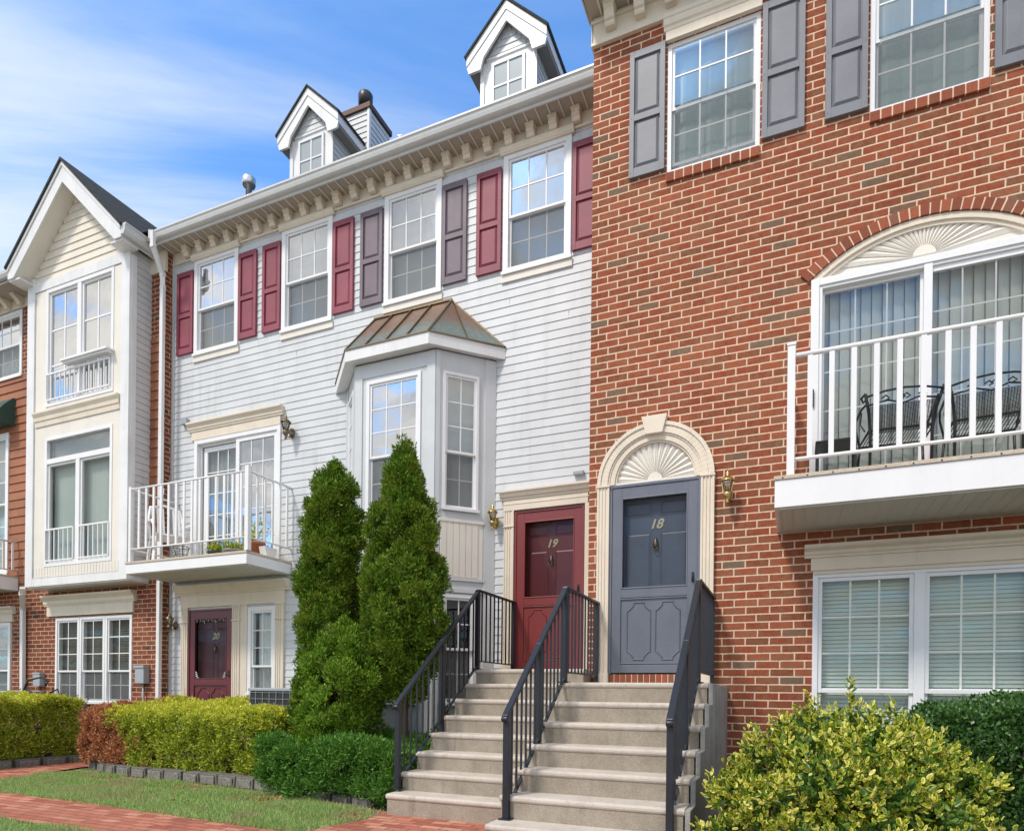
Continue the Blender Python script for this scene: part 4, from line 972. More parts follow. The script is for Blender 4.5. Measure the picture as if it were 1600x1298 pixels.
balcony((1.35, 6.8, 2.94), 'wide white balcony of the red brick house with white railing', FB, -.18, 2.42, .98, 2.935, 3.215, big_rails)
def small_rails(t):
    f = FS; n = .90; zt_, zb_ = 4.46, 3.50
    mb = MB(f); mb.box(-7.375, -7.305, n-.035, n+.035, 3.30, 4.53); mb.build('post', WHITE2, t, .004)
    mb = MB(f); mb.box(-9.84, -9.79, n-.03, n+.02, 3.30, 4.50); mb.build('post', WHITE2, t, .004)
    mb = MB(f); mb.tube([(-9.8, n, zt_), (-7.34, n, zt_)], .017, 8); mb.tube([(-9.8, n, zb_), (-7.34, n, zb_)], .014, 8)
    for u_ in (-7.34, -9.81): mb.tube([(u_, n, zt_), (u_, .0, zt_)], .017, 8); mb.tube([(u_, n, zb_), (u_, .0, zb_)], .014, 8)
    mb.build('rail', WHITE2, t)
    x = -9.62
    while x < -7.45: mb = MB(f); mb.box(x-.019, x+.019, n-.01, n+.01, zb_, zt_); mb.build('baluster', WHITE2, t); x += .165
    for k in range(5): y = .10+k*.155; mb = MB(f); mb.box(-7.352, -7.328, y-.018, y+.018, zb_, zt_); mb.build('baluster', WHITE2, t)
balcony((-8.6, 7.7, 3.1), 'small white balcony above door number twenty with chair and potted plants', FS, -9.88, -7.33, .93, 3.105, 3.295, small_rails)
def far_rails(t):
    f = FL_; n = .86; mb = MB(f); mb.tube([(-16.4, n, 4.1), (-14.0, n, 4.1)], .017, 8); mb.tube([(-16.4, n, 3.55), (-14.0, n, 3.55)], .014, 8); mb.tube([(-14.0, n, 4.1), (-14.0, .0, 4.1)], .017, 8); mb.tube([(-14.0, n, 3.55), (-14.0, 0, 3.55)], .014, 8); mb.build('rail', WHITE2, t)
    mb = MB(f); mb.box(-14.03, -13.97, n-.03, n+.03, 3.44, 4.15); mb.build('post', WHITE2, t)
    for k in range(5): mb = MB(f); y = .1+k*.16; mb.box(-14.01, -13.99, y-.018, y+.018, 3.55, 4.1); mb.build('baluster', WHITE2, t)
    for k in range(12): mb = MB(f); x = -14.2-.17*k; mb.box(x-.018, x+.018, n-.01, n+.01, 3.55, 4.1); mb.build('baluster', WHITE2, t)
balcony((-15.2, 7.6, 3.2), 'white balcony cut off by the left edge below the green awning', FL_, -16.5, -13.97, .9, 3.16, 3.44, far_rails)
pl = MB(FL_); pl.pris([(.62, 3.46), (.80, 3.46), (.84, 3.66), (.58, 3.66)], -14.9, -14.25, 'u'); p_ = pl.build('planter_box', GREEN_AWN); tag(p_, 'dark green planter box on the far left balcony', 'planter')

# =================================================================== stairs
def stairs(name, loc, label, x0, x1, ztop, yfront, yback, r, tr_, n, side=False):
    t = thing(name, loc, label, 'stairs')
    poly = [(-yback, -.05)]; f = [(-yback, ztop-.05)]
    y = yfront; z = ztop-.05
    pts = [(-yback, -.05), (-yback, ztop-.05), (-(yfront+.012), ztop-.05)]
    for k in range(1, n):
        pts += [(-(yfront+.012-(k-1)*tr_), ztop-.05-k*r), (-(yfront+.012-k*tr_), ztop-.05-k*r)]
    pts += [(-(yfront+.012-(n-1)*tr_), -.05)]
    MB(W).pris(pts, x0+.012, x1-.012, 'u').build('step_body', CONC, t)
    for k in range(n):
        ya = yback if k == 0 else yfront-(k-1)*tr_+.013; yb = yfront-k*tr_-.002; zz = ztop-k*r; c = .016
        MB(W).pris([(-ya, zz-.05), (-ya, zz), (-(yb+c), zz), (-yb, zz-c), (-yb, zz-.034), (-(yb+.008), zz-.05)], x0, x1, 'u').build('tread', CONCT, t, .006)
    return t
st19 = stairs('concrete_stairs', (-2.8, 6, .12), 'concrete stairs climbing to maroon door number nineteen', -3.48, -2.135, 1.54, 7.0, 8.19, .175, .262, 8)
st18 = stairs('concrete_stairs', (-1.4, 6, .12), 'concrete stairs climbing to slate blue door number eighteen', -2.13, -.70, 1.37, 6.05, 7.29, .183, .262, 7)
ck = MB(W)
pts = [(-7.29, -.1), (-7.29, 1.362), (-6.045, 1.362)]
for k in range(1, 7): pts += [(-(6.045-(k-1)*.262), 1.362-k*.183), (-(6.045-k*.262), 1.362-k*.183)]
pts += [(-(6.045-6*.262), -.1)]
ck.pris(pts, -.698, -.660, 'u'); ck.box(-.70, -.648, -7.295, -6.35, -.1, 1.352); ck.box(-.662, -.652, -6.35, -4.6, -.1, .10)
ck.build('side_panel', CONCS, st18, .006)

# railings in world coordinates (n = -Y)
def stair_rail(loc, label, x, y_wall, y_top, z_land, y_bot, z_bot, h=.92, nb=15, nl=9, xs=1):
    t = thing('stair_railing', loc, label, 'railing')
    zt_ = z_land+h; zb_ = z_bot+.83; dx = .02*xs
    P = lambda y, z: (x, -y, z)
    slope = (zt_-zb_)/(y_top-y_bot)
    for y, a, b, w_ in ((y_wall, z_land+.0, zt_-.01, .04), (y_top, z_land, zt_, .05), (y_bot, z_bot, zb_, .05), ((y_top+y_bot)/2, z_land-(y_top-(y_top+y_bot)/2)*slope-.10, (zt_+zb_)/2, .045)):
        mb = MB(W); mb.box(x-w_/2, x+w_/2, -y-w_/2, -y+w_/2, a, b); mb.build('post', RAILBLACK, t, .003)
        mb = MB(W); mb.box(x-w_, x+w_, -y-w_, -y+w_, a-.0, a+.008); mb.build('base_plate', RAILBLACK, t)
    mb = MB(W); mb.bar(P(y_wall+.06, zt_), P(y_top, zt_), .052, .026); mb.bar(P(y_top+.02, zt_+.0), P(y_bot-.04, zb_-.03), .052, .030)
    mb.tube([(x-.026, -(y_bot-.04), zb_-.048), (x+.026, -(y_bot-.04), zb_-.048)], .026, 12)
    mb.build('handrail', RAILBLACK, t, .006)
    mb = MB(W); lo = .10
    mb.bar(P(y_wall, z_land+lo), P(y_top, z_land+lo), .03, .014); mb.bar(P(y_top, z_land+.05), P(y_bot, z_bot+.05), .03, .014)
    mb.build('bottom_rail', RAILBLACK, t)
    for k in range(1, nl): y = y_wall+(y_top-y_wall)*k/nl; mb = MB(W); mb.bar(P(y, z_land+lo), P(y, zt_), .015); mb.build('baluster', RAILBLACK, t)
    for k in range(1, nb):
        y = y_top+(y_bot-y_top)*k/nb; z = z_land+.05+(z_bot-z_land)*k/nb; mb = MB(W); mb.bar(P(y, z), P(y, z+h-.05-(h-.83)*k/nb), .015); mb.build('baluster', RAILBLACK, t)
    return t
stair_rail((-3.54, 6.3, 1.0), 'dark railing on the left side of the stairs to number nineteen, beside the evergreens', -3.475, 8.12, 7.05, 1.54, 5.36, .335, .94, 15, 9)
stair_rail((-2.06, 6.0, .9), 'dark railing between the two flights of concrete stairs', -2.06, 7.22, 6.10, 1.37, 4.72, .275, .92, 14, 10)
stair_rail((-.80, 6.0, .9), 'dark railing on the right side of the stairs to number eighteen', -.80, 7.22, 6.10, 1.37, 4.72, .275, .92, 14, 10)

# =================================================================== wall lanterns
def lantern(fr, u, zc, label, n0=.012, s=1.0, mat=None):
    m_ = mat or BRASS; loc = fr(u, n0, zc); t = thing('wall_lantern', loc, label, 'lantern', None)
    mb = MB(fr)
    for i in range(10): pass
    mb.pris([(u+.048*s*math.cos(2*PI*i/14), zc-.03*s+.075*s*math.sin(2*PI*i/14)) for i in range(14)], n0, n0+.018, 'n'); mb.build('backplate', m_, t, .004)
    c = n0+.13*s
    mb = MB(fr); mb.tube([(u, n0+.01, zc-.05*s), (u, n0+.05*s, zc-.10*s), (u, n0+.10*s, zc-.115*s), (u, c, zc-.08*s), (u, c, zc-.04*s)], .009*s, 8)
    mb.tube([(u, n0+.01, zc-.01*s), (u, n0+.045*s, zc+.01*s), (u, n0+.07*s, zc-.03*s), (u, n0+.045*s, zc-.06*s)], .006*s, 6); mb.build('arm', m_, t)
    mb = MB(fr); mb.lathe(u, c, [(.012*s, zc-.16*s), (.02*s, zc-.14*s), (.010*s, zc-.125*s), (.03*s, zc-.10*s), (.045*s, zc-.06*s), (.04*s, zc-.045*s), (.03*s, zc-.04*s)], 12); mb.build('cup', m_, t)
    mb = MB(fr); mb.lathe(u, c, [(.036*s, zc-.04*s), (.062*s, zc+.07*s), (.060*s, zc+.075*s)], 6); mb.build('lamp_glass', LGLASS, t)
    mb = MB(fr)
    for i in range(6):
        a = 2*PI*i/6; mb.bar((u+.036*s*math.cos(a), c+.036*s*math.sin(a), zc-.04*s), (u+.062*s*math.cos(a), c+.062*s*math.sin(a), zc+.07*s), .006*s)
    mb.build('cage', m_, t)
    mb = MB(fr); mb.lathe(u, c, [(.074*s, zc+.07*s), (.072*s, zc+.08*s), (.045*s, zc+.11*s), (.028*s, zc+.12*s), (.018*s, zc+.14*s), (.022*s, zc+.155*s), (.006*s, zc+.175*s), (.002*s, zc+.20*s)], 12); mb.build('finial', m_, t)
    mb = MB(fr); mb.lathe(u, c, [(.01*s, zc-.03*s), (.012*s, zc+.03*s), (.004*s, zc+.05*s)], 8); mb.build('bulb', CREAM2, t); return t
lantern(FB, -.66, 3.41, 'brass wall lantern on the red brick wall right of the arched doorway')
lantern(FS, -3.765, 3.62, 'brass wall lantern beside maroon door number nineteen')
lantern(FS, -7.33, 5.36, 'weathered wall lantern to the right of the small balcony door', .015, 1.12, BRASSD)
lantern(FS, -9.84, 2.40, 'dull brass wall lantern to the left of maroon door number twenty', .015, 1.0, BRASSD)

# =================================================================== things on walls and ground
t = thing('electric_box', (-10.40, 8.0, 1.4), 'pale grey utility box on the brick wall beside the downspout', 'utility box')
MB(FL_).box(-10.52, -10.30, .0, .12, 1.36, 1.66).build('box_body', UTIL, t, .012); MB(FL_).box(-10.53, -10.29, .02, .135, 1.63, 1.675).build('lid', UTIL, t, .006)
mb = MB(FL_); mb.tube([(-10.40, .05, 1.36), (-10.39, .05, 1.0), (-10.36, .05, .3)], .014, 8); mb.build('conduit', UTIL, t)
t = thing('meter_box', (-13.2, 8.0, 1.4), 'blue grey utility box on the brick wall left of the three white windows', 'utility box')
MB(FL_).box(-13.34, -13.14, 0, .10, 1.30, 1.55).build('box_body', UTIL, t, .012); MB(FL_).box(-13.35, -13.13, .02, .11, 1.53, 1.56).build('lid', UTIL, t, .004)
t = thing('disconnect_box', (-7.05, 8.15, 1.4), 'small white switch box on the siding behind the left evergreen', 'utility box')
MB(FS).box(-7.18, -6.96, .012, .09, 1.32, 1.58).build('box_body', WHITE2, t, .01); MB(FS).box(-7.17, -6.97, .09, .10, 1.34, 1.50).build('cover', UTIL, t, .004)
t = thing('air_conditioner', (-6.5, 7.0, .12), 'grey air conditioning unit with wire guard behind the hedge', 'air conditioner')
MB(Fr(0, 7.05)).box(-7.02, -6.05, -.72, 0, .15, 1.26).build('cabinet', paint('dark_grey_fin_coil', (.022, .025, .03), .6, .2, 0), t, .01)
mb = MB(Fr(0, 7.05))
for k in range(9): x = -7.02+.97*k/8; mb.bar((x, .012, .16), (x, .012, 1.25), .006)
for k in range(13): z = .18+k*.088; mb.bar((-7.02, .010, z), (-6.05, .010, z), .005)
mb.build('wire_guard', UTIL, t)
MB(Fr(0, 7.05)).box(-7.04, -6.03, -.74, .02, 1.255, 1.30).build('top_cover', UTIL, t, .01)

def iron_chair(x, y, z, rz, label):
    t = thing('garden_chair', (x, y, z), label, 'chair', 'wrought iron chairs on the big balcony')
    f = Fr(x, y, math.cos(rz), math.sin(rz), z)
    hw = .27; bz = .72
    mb = MB(f)
    for s in (-1, 1):
        mb.tube([(s*.24, .20, 0), (s*.24, .21, .38), (s*.26, .26, .56), (s*.30, .33, bz)], .013, 6)
        mb.tube([(s*.30, .33, bz), (s*.33, .31, bz-.03), (s*.31, .28, bz-.06), (s*.29, .30, bz-.04)], .010, 6)
    mb.tube([(-.29, .33, bz-.03), (-.15, .34, bz), (0, .345, bz+.01), (.15, .34, bz), (.29, .33, bz-.03)], .009, 6)
    mb.tube([(-.28, .31, bz-.10), (-.12, .31, bz-.07), (0, .31, bz-.11), (.12, .31, bz-.07), (.28, .31, bz-.10)], .008, 6)
    for u_ in (-.14, -.02, .02, .14):
        mb.tube([(u_-.03, .325, bz-.055), (u_, .33, bz-.035), (u_+.03, .325, bz-.06), (u_, .322, bz-.075)], .007, 5)
    mb.build('backrest_frame', BLACKIRON, t)
    mb = MB(f)
    for k in range(27): u_ = -.26+.52*k/26; mb.bar((u_*.95, .215, .40), (u_, .305, bz-.11), .0045)
    for k in range(24): z_ = .40+(bz-.51)*k/23; nn = .215+.09*k/23; mb.bar((-.25, nn, z_), (.25, nn, z_), .0045)
    mb.build('mesh_back', BLACKIRON, t)
    mb = MB(f); mb.tube([(-.25, .21, .43), (.25, .21, .43), (.27, -.24, .44), (-.27, -.24, .44), (-.25, .21, .43)], .011, 6)
    for k in range(22): u_ = -.25+.5*k/21; mb.bar((u_, .2, .432), (u_*1.05, -.23, .442), .006)
    mb.build('seat', BLACKIRON, t)
    for s in (-1, 1):
        mb = MB(f); mb.tube([(s*.26, -.23, .43), (s*.28, -.27, .2), (s*.27, -.29, 0)], .012, 6); mb.build('leg', BLACKIRON, t)
        mb = MB(f); mb.tube([(s*.27, .27, .66), (s*.30, .10, .67), (s*.31, -.15, .66), (s*.30, -.22, .60), (s*.27, -.20, .44)], .011, 6)
        mb.tube([(s*.29, .05, .66), (s*.29, -.02, .58), (s*.28, .05, .52), (s*.27, .10, .47)], .007, 6); mb.build('armrest', BLACKIRON, t)
    return t
iron_chair(.83, 6.92, 3.215, 0.06, 'black wrought iron mesh chair, the left one on the big white balcony')
iron_chair(1.50, 6.92, 3.215, -0.05, 'black wrought iron mesh chair, the right one on the big white balcony')
tb = thing('side_table', (.34, 7.02, 3.215), 'small dark metal table beside the left chair on the big balcony', 'table'); f = Fr(.34, 7.02, 1, 0, 3.215)
mb = MB(f); mb.box(-.18, .18, -.16, .16, .44, .46); mb.build('table_top', BLACKIRON, tb, .004)
for s in (-1, 1):
    for q in (-1, 1): mb = MB(f); mb.box(s*.16-.012, s*.16+.012, q*.14-.012, q*.14+.012, 0, .44); mb.build('leg', BLACKIRON, tb)
# white plastic chair on the small balcony, seen from its side
def plastic_chair(x, y, z, rz, label):
    t = thing('plastic_chair', (x, y, z), label, 'chair'); f = Fr(x, y, math.cos(rz), math.sin(rz), z)
    mb = MB(f)
    for k in range(6): u_ = -.19+.076*k; mb.bar((u_, -.20, .42), (u_*1.05, -.34, .98), .030, .014)
    mb.tube([(-.25, -.18, .40), (-.26, -.28, .75), (-.22, -.36, .98), (0, -.38, 1.04), (.22, -.36, .98), (.26, -.28, .75), (.25, -.18, .40)], .022, 8); mb.build('backrest', PLASTIC, t)
    mb = MB(f)
    for k in range(6): n_ = -.20+.075*k; mb.bar((-.23, n_, .41+.008*k), (.23, n_, .41+.008*k), .055, .016)
    mb.tube([(-.25, -.2, .40), (-.25, .23, .43), (.25, .23, .43), (.25, -.2, .40)], .02, 8); mb.build('seat', PLASTIC, t)
    for s in (-1, 1):
        mb = MB(f); mb.bar((s*.24, .21, .42), (s*.28, .26, 0), .04); mb.build('leg', PLASTIC, t)
        mb = MB(f); mb.bar((s*.24, -.18, .42), (s*.27, -.28, 0), .04); mb.build('leg', PLASTIC, t)
        mb = MB(f); mb.tube([(s*.26, -.29, .68), (s*.29, -.05, .67), (s*.29, .18, .65), (s*.28, .24, .58), (s*.26, .22, .43)], .022, 8); mb.build('armrest', PLASTIC, t)
    return t
plastic_chair(-9.40, 7.68, 3.295, rad(62), 'white plastic armchair on the small balcony')
def leaf_cloud(name, P, D, ln, wd, mat, parent=None, fold=.3, kind='quad', seed=1, curl=0.0):
    rng = np.random.default_rng(seed); n = len(P); D = D/np.linalg.norm(D, axis=1, keepdims=True)
    R = rng.normal(size=(n, 3)); S = np.cross(D, R); S /= np.linalg.norm(S, axis=1, keepdims=True)+1e-9; Nn = np.cross(S, D)
    l = ln*rng.uniform(.55, 1.35, (n, 1)); w_ = wd*rng.uniform(.7, 1.2, (n, 1))
    if kind == 'quad':
        V = np.stack([P, P+D*l*.5+S*w_*.5+Nn*w_*fold*.5, P+D*l, P+D*l*.5-S*w_*.5+Nn*w_*fold*.5], 1); nv = 4
        F = (np.arange(n)[:, None]*4+np.arange(4)[None]).ravel(); tot = np.full(n, 4); rim = None
    else:
        k = 8; a = np.arange(k)*2*PI/k; c = P+D*l*.5
        V = [c-Nn*w_*.10]
        for t in a:
            r_ = 1.0; V.append(c+D*l*.5*math.cos(t)+S*w_*.5*math.sin(t)+Nn*w_*(.10*abs(math.sin(t))))
        V = np.stack(V, 1); nv = k+1
        F = np.concatenate([np.stack([np.arange(n)*nv, np.arange(n)*nv+1+i, np.arange(n)*nv+1+(i+1) % k], 1)[:, None, :] for i in range(k)], 1).ravel(); tot = np.full(n*k, 3)
        rim = np.tile(np.array([0.]+[1.]*k, dtype=np.float32), n)
    V = V.reshape(-1, 3).astype(np.float32); me = bpy.data.meshes.new(name)
    me.vertices.add(len(V)); me.vertices.foreach_set('co', V.ravel()); me.loops.add(len(F)); me.loops.foreach_set('vertex_index', F.astype(np.int32))
    me.polygons.add(len(tot)); st = np.concatenate([[0], np.cumsum(tot)[:-1]]).astype(np.int32); me.polygons.foreach_set('loop_start', st); me.polygons.foreach_set('loop_total', tot.astype(np.int32))
    if rim is not None:
        at = me.attributes.new('rim', 'FLOAT', 'POINT'); at.data.foreach_set('value', rim)
    me.update(); me.materials.append(mat); o = bpy.data.objects.new(name, me); COL.objects.link(o)
    if parent is not None: o.parent = parent; o.matrix_parent_inverse = parent_inv(parent)
    return o
def unit(n, rng): v = rng.normal(size=(n, 3)); return v/np.linalg.norm(v, axis=1, keepdims=True)
ARB = island_mat('evergreen_scale_leaves', [(0, (.035, .085, .008)), (.45, (.095, .19, .014)), (.8, (.17, .30, .022)), (1, (.27, .42, .05))], .6, .15, 30, 0, .25, .25, patch=((.20, .27, .025), 4.5))
ARB2 = island_mat('bright_evergreen_leaves', [(0, (.05, .12, .010)), (.45, (.14, .27, .02)), (.8, (.24, .40, .035)), (1, (.34, .50, .07))], .6, .15, 30, 0, .3, .25)
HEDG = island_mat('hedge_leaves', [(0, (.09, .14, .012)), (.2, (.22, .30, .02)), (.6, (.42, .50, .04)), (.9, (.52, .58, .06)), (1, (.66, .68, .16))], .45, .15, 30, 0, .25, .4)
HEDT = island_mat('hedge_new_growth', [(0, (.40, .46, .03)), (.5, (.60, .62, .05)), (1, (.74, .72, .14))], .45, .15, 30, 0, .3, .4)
RUST = island_mat('russet_dead_leaves', [(0, (.28, .10, .045)), (.5, (.50, .21, .10)), (1, (.66, .36, .20))], .8, .2, 30, 0, .2, .1)
JUN = island_mat('juniper_leaves', [(0, (.04, .13, .018)), (.5, (.10, .26, .035)), (1, (.20, .38, .06))], .55, .15, 30, 0, .25, .3)
DKH = island_mat('dark_hedge_leaves', [(0, (.025, .075, .018)), (.5, (.06, .155, .035)), (1, (.13, .25, .06))], .35, .15, 30, 0, .15, .5)
EUO = island_mat('variegated_leaves', [(0, (.08, .17, .012)), (.4, (.18, .28, .02)), (.7, (.36, .42, .03)), (1, (.60, .58, .05))], .38, .12, 30, 0, .25, .5, rim=[(0, (.52, .54, .03)), (.5, (.74, .68, .06)), (1, (.85, .80, .26))])
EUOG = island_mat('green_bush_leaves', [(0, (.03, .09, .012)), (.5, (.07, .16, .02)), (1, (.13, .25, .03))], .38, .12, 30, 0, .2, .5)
PURP = island_mat('purple_grey_leaves', [(0, (.07, .04, .045)), (.5, (.15, .10, .10)), (1, (.30, .26, .27))], .6, .15, 30, 0, .2, .3)
TWIG = paint('brown_twig_bark', (.12, .075, .045), .9, .25, 0, .5)
DRY = paint('dry_straw_stem', (.36, .26, .15), .9, .2, 0, 0)
def clumps(C, Nrm, per, rad_, rng, upb=.5, out=.7, jit=.35):
    """leaves scattered in balls round the clump centres C, pointing outward and upward"""
    n = len(C); idx = np.repeat(np.arange(n), per); o = unit(n*per, rng)*rad_*rng.uniform(.15, 1, (n*per, 1))**.5
    P = C[idx]+o; D = Nrm[idx]*out+o/rad_*.9+np.array([0, 0, upb])+rng.normal(size=(n*per, 3))*jit
    return P, D
def conifer(x, y, z0, z1, rmax, label, nclump=900, per=70, seed=1, lean=(0, 0), prof=None, name='evergreen_tree', mat=None):
    t = thing(name, (x, y, z0), label, 'tree'); rng = np.random.default_rng(seed)
    prof = prof or (lambda h: np.minimum(1, (1.0-h)*2.1)**.62*(.72+.28*np.minimum(1, h*3.2+.2)))
    npf = int(nclump/9); Cs = []; Ns = []
    for k in range(npf):
        h = (k+rng.uniform(0, 1))/npf; a0 = k*2.39996+rng.normal()*.35; pr = float(prof(np.array([h]))[0]); pw = rng.uniform(.085, .15)*(.6+.6*pr)
        rr = max(0, rmax*pr*rng.uniform(.72, 1.16)-pw*.8)
        if rng.uniform() < .12:
            pw *= .55; rr += rmax*.22*pr
        c = np.array([x+lean[0]*h+rr*math.cos(a0), y+lean[1]*h+rr*math.sin(a0), z0+(z1-z0)*h])
        m_ = int(11*(pw/.12)**2)+3; d_ = unit(m_, rng); d_[:, :2] += np.array([math.cos(a0), math.sin(a0)])*.55; d_ /= np.linalg.norm(d_, axis=1, keepdims=True)
        Cs.append(c+d_*pw*np.array([1, 1, 1.35])*rng.uniform(.75, 1.05, (m_, 1))); Ns.append(d_)
    C = np.concatenate(Cs); Nn = np.concatenate(Ns)
    P, D = clumps(C, Nn, per, .058, rng, .75, .30, .4)
    leaf_cloud('crown', P, D, .044, .017, mat or ARB, t, .4, seed=seed)
    mb = MB(W); mb.tube([(x+.02, -y, .05), (x, -y, z0-.1), (x+lean[0]*.3, -y, z0+(z1-z0)*.4), (x+lean[0]*.9, -y-lean[1]*.9, z0+(z1-z0)*.93)], [.06, .055, .04, .01], 8)
    for k in range(40):
        a, hh = rnd(0, 2*PI), rnd(.04, .85); rr = rmax*float(prof(np.array([hh]))[0])*.75; zz = z0+(z1-z0)*hh
        mb.tube([(x+lean[0]*hh, -y, zz), (x+lean[0]*hh+math.cos(a)*rr*.5, -(y+math.sin(a)*rr*.5), zz+.10), (x+lean[0]*hh+math.cos(a)*rr, -(y+math.sin(a)*rr), zz+.32)], [.014, .009, .004], 5)
    mb.build('trunk', TWIG, t); return t
def table(*kv): return lambda h: np.interp(h, [k for k, v in kv], [v for k, v in kv])
pL = table((0, .75), (.12, .92), (.3, 1), (.6, .98), (.8, .92), (.9, .74), (.96, .46), (1, .1))
pR = table((0, .42), (.12, .72), (.3, 1), (.45, .98), (.6, .84), (.76, .60), (.88, .40), (.95, .24), (1, .05))
conifer(-5.42, 6.70, .50, 4.02, .375, 'tall narrow dark evergreen, the left and slimmer of the two by the bay window', 1500, 62, 3, (.10, 0), pL)
conifer(-4.05, 6.35, 1.2, 3.98, .45, 'tall pointed dark evergreen, the right and broader one in front of the bay window', 1500, 62, 5, (-.04, 0), pR)
conifer(-4.66, 6.08, .45, 1.93, .47, 'short bushy evergreen shrub in front of the two tall evergreens', 620, 66, 9, (0, 0), table((0, .7), (.3, 1), (.6, .95), (.8, .7), (.93, .4), (1, .1)), 'evergreen_shrub', ARB2)

def boxhedge(x0, x1, y0, y1, z0, z1, label, mat, n, per, seed, top=None, name='clipped_hedge', rad_=.07, ln=.042, wd=.020, rx=.0, rag=.03, ruswhere=None, round_=.10, ztop=None, topmat=None, kind='quad'):
    t = thing(name, ((x0+x1)/2, (y0+y1)/2, z0), label, 'hedge'); rng = np.random.default_rng(seed)
    a = {'f': (x1-x0)*(z1-z0), 't': (x1-x0)*(y1-y0), 'r': (y1-y0)*(z1-z0), 'l': (y1-y0)*(z1-z0)*.6, 'b': (x1-x0)*(z1-z0)*.35}; tot = sum(a.values()); Cs = []; Ns = []; Ts = []
    for k, ar in a.items():
        m_ = int(n*ar/tot); u = rng.uniform(0, 1, m_); v = rng.uniform(0, 1, m_); d = rng.uniform(0, 1, m_)**2*.16
        X, Y, Z = x0+(x1-x0)*u, y0+(y1-y0)*v, z0+(z1-z0)*v
        if k == 'f': C = np.stack([X, y0+d, Z], 1); Nn = np.tile([0, -1, .1], (m_, 1))
        if k == 'b': C = np.stack([X, y1-d, Z], 1); Nn = np.tile([0, 1, .1], (m_, 1))
        if k == 't': C = np.stack([X, Y, z1-d*.8], 1); Nn = np.tile([0, 0, 1.], (m_, 1))
        if k == 'r': C = np.stack([x1-d, y0+(y1-y0)*u, Z], 1); Nn = np.tile([1., 0, .1], (m_, 1))
        if k == 'l': C = np.stack([x0+d, y0+(y1-y0)*u, Z], 1); Nn = np.tile([-1., 0, .1], (m_, 1))
        Cs.append(C); Ns.append(Nn); Ts.append(np.full(m_, k == 't'))
    C = np.concatenate(Cs); Nn = np.concatenate(Ns); T = np.concatenate(Ts)
    # round the box off and make it slightly uneven
    c0 = np.array([(x0+x1)/2, (y0+y1)/2, (z0+z1)/2]); hs = np.array([(x1-x0)/2, (y1-y0)/2, (z1-z0)/2])
    q = (C-c0); e = np.maximum(np.abs(q)-(hs-round_), 0); ln_ = np.linalg.norm(e, axis=1, keepdims=True)+1e-9; f_ = np.minimum(1, round_/ln_); C = c0+np.sign(q)*(np.minimum(np.abs(q), hs-round_)+e*f_)
    C += rag*np.stack([np.sin(C[:, 2]*9+seed), np.sin(C[:, 0]*7.3+seed)*np.cos(C[:, 2]*11), np.sin(C[:, 0]*5.1+seed)+np.sin(C[:, 1]*7)], 1)
    if ztop is not None: C[:, 2] = z0+(C[:, 2]-z0)*ztop(C[:, 0], C[:, 1])
    isr = ruswhere(C, rng) if ruswhere is not None else np.zeros(len(C), bool)
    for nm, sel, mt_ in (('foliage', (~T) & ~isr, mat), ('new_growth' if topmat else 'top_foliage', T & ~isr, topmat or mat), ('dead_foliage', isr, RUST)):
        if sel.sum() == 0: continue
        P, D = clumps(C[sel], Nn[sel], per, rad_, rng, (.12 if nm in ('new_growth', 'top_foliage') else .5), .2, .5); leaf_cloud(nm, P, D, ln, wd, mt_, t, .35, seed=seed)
    mb = MB(W)
    for k in range(int((x1-x0)*7)+4):
        x, y = rnd(x0+.12, x1-.12), rnd(y0+.15, y1-.15); mb.tube([(x, -y, z0-.06), (x+rnd(-.1, .1), -y+rnd(-.1, .1), z0+(z1-z0)*.5), (x+rnd(-.2, .2), -y+rnd(-.2, .2), z1-.1)], [.012, .008, .004], 5)
    mb.build('stems', TWIG, t); return t
def rus(C, rng):
    s = C[:, 0]+.55*(C[:, 2]-.5)+.10*np.sin(C[:, 2]*9)+.35*(C[:, 1]-6.2)
    return (s < -8.34+rng.normal(size=len(C))*.12)
boxhedge(-9.22, -5.88, 6.12, 7.45, .24, .97, 'clipped yellow green hedge with a russet dead patch at its left end', HEDG, 2100, 54, 21, ruswhere=rus, topmat=HEDT, round_=.12, rad_=.06, ztop=lambda X, Y: 1+.13*np.clip((Y-6.4), 0, 1)*np.clip(-X-6.3, 0, 1))
boxhedge(-13.6, -10.38, 4.9, 6.95, .22, 1.10, 'clipped bright green hedge at the left edge beside the narrow brick path', HEDG, 2600, 54, 22, topmat=HEDT, round_=.10, rad_=.06)
boxhedge(-5.36, -3.64, 5.46, 6.95, .16, .68, 'low rounded green juniper hedge in front of the evergreens', JUN, 1000, 75, 23, name='juniper_hedge', rad_=.08, ln=.05, wd=.016, round_=.15, rag=.045, ztop=lambda X, Y: 1+0*X)
boxhedge(.92, 4.2, 5.55, 6.9, .12, 1.15, 'dark green hedge under the big lower window, right of the variegated bush', DKH, 3400, 60, 24, name='dark_hedge', rad_=.11, ln=.036, wd=.022, round_=.22, rag=.05)
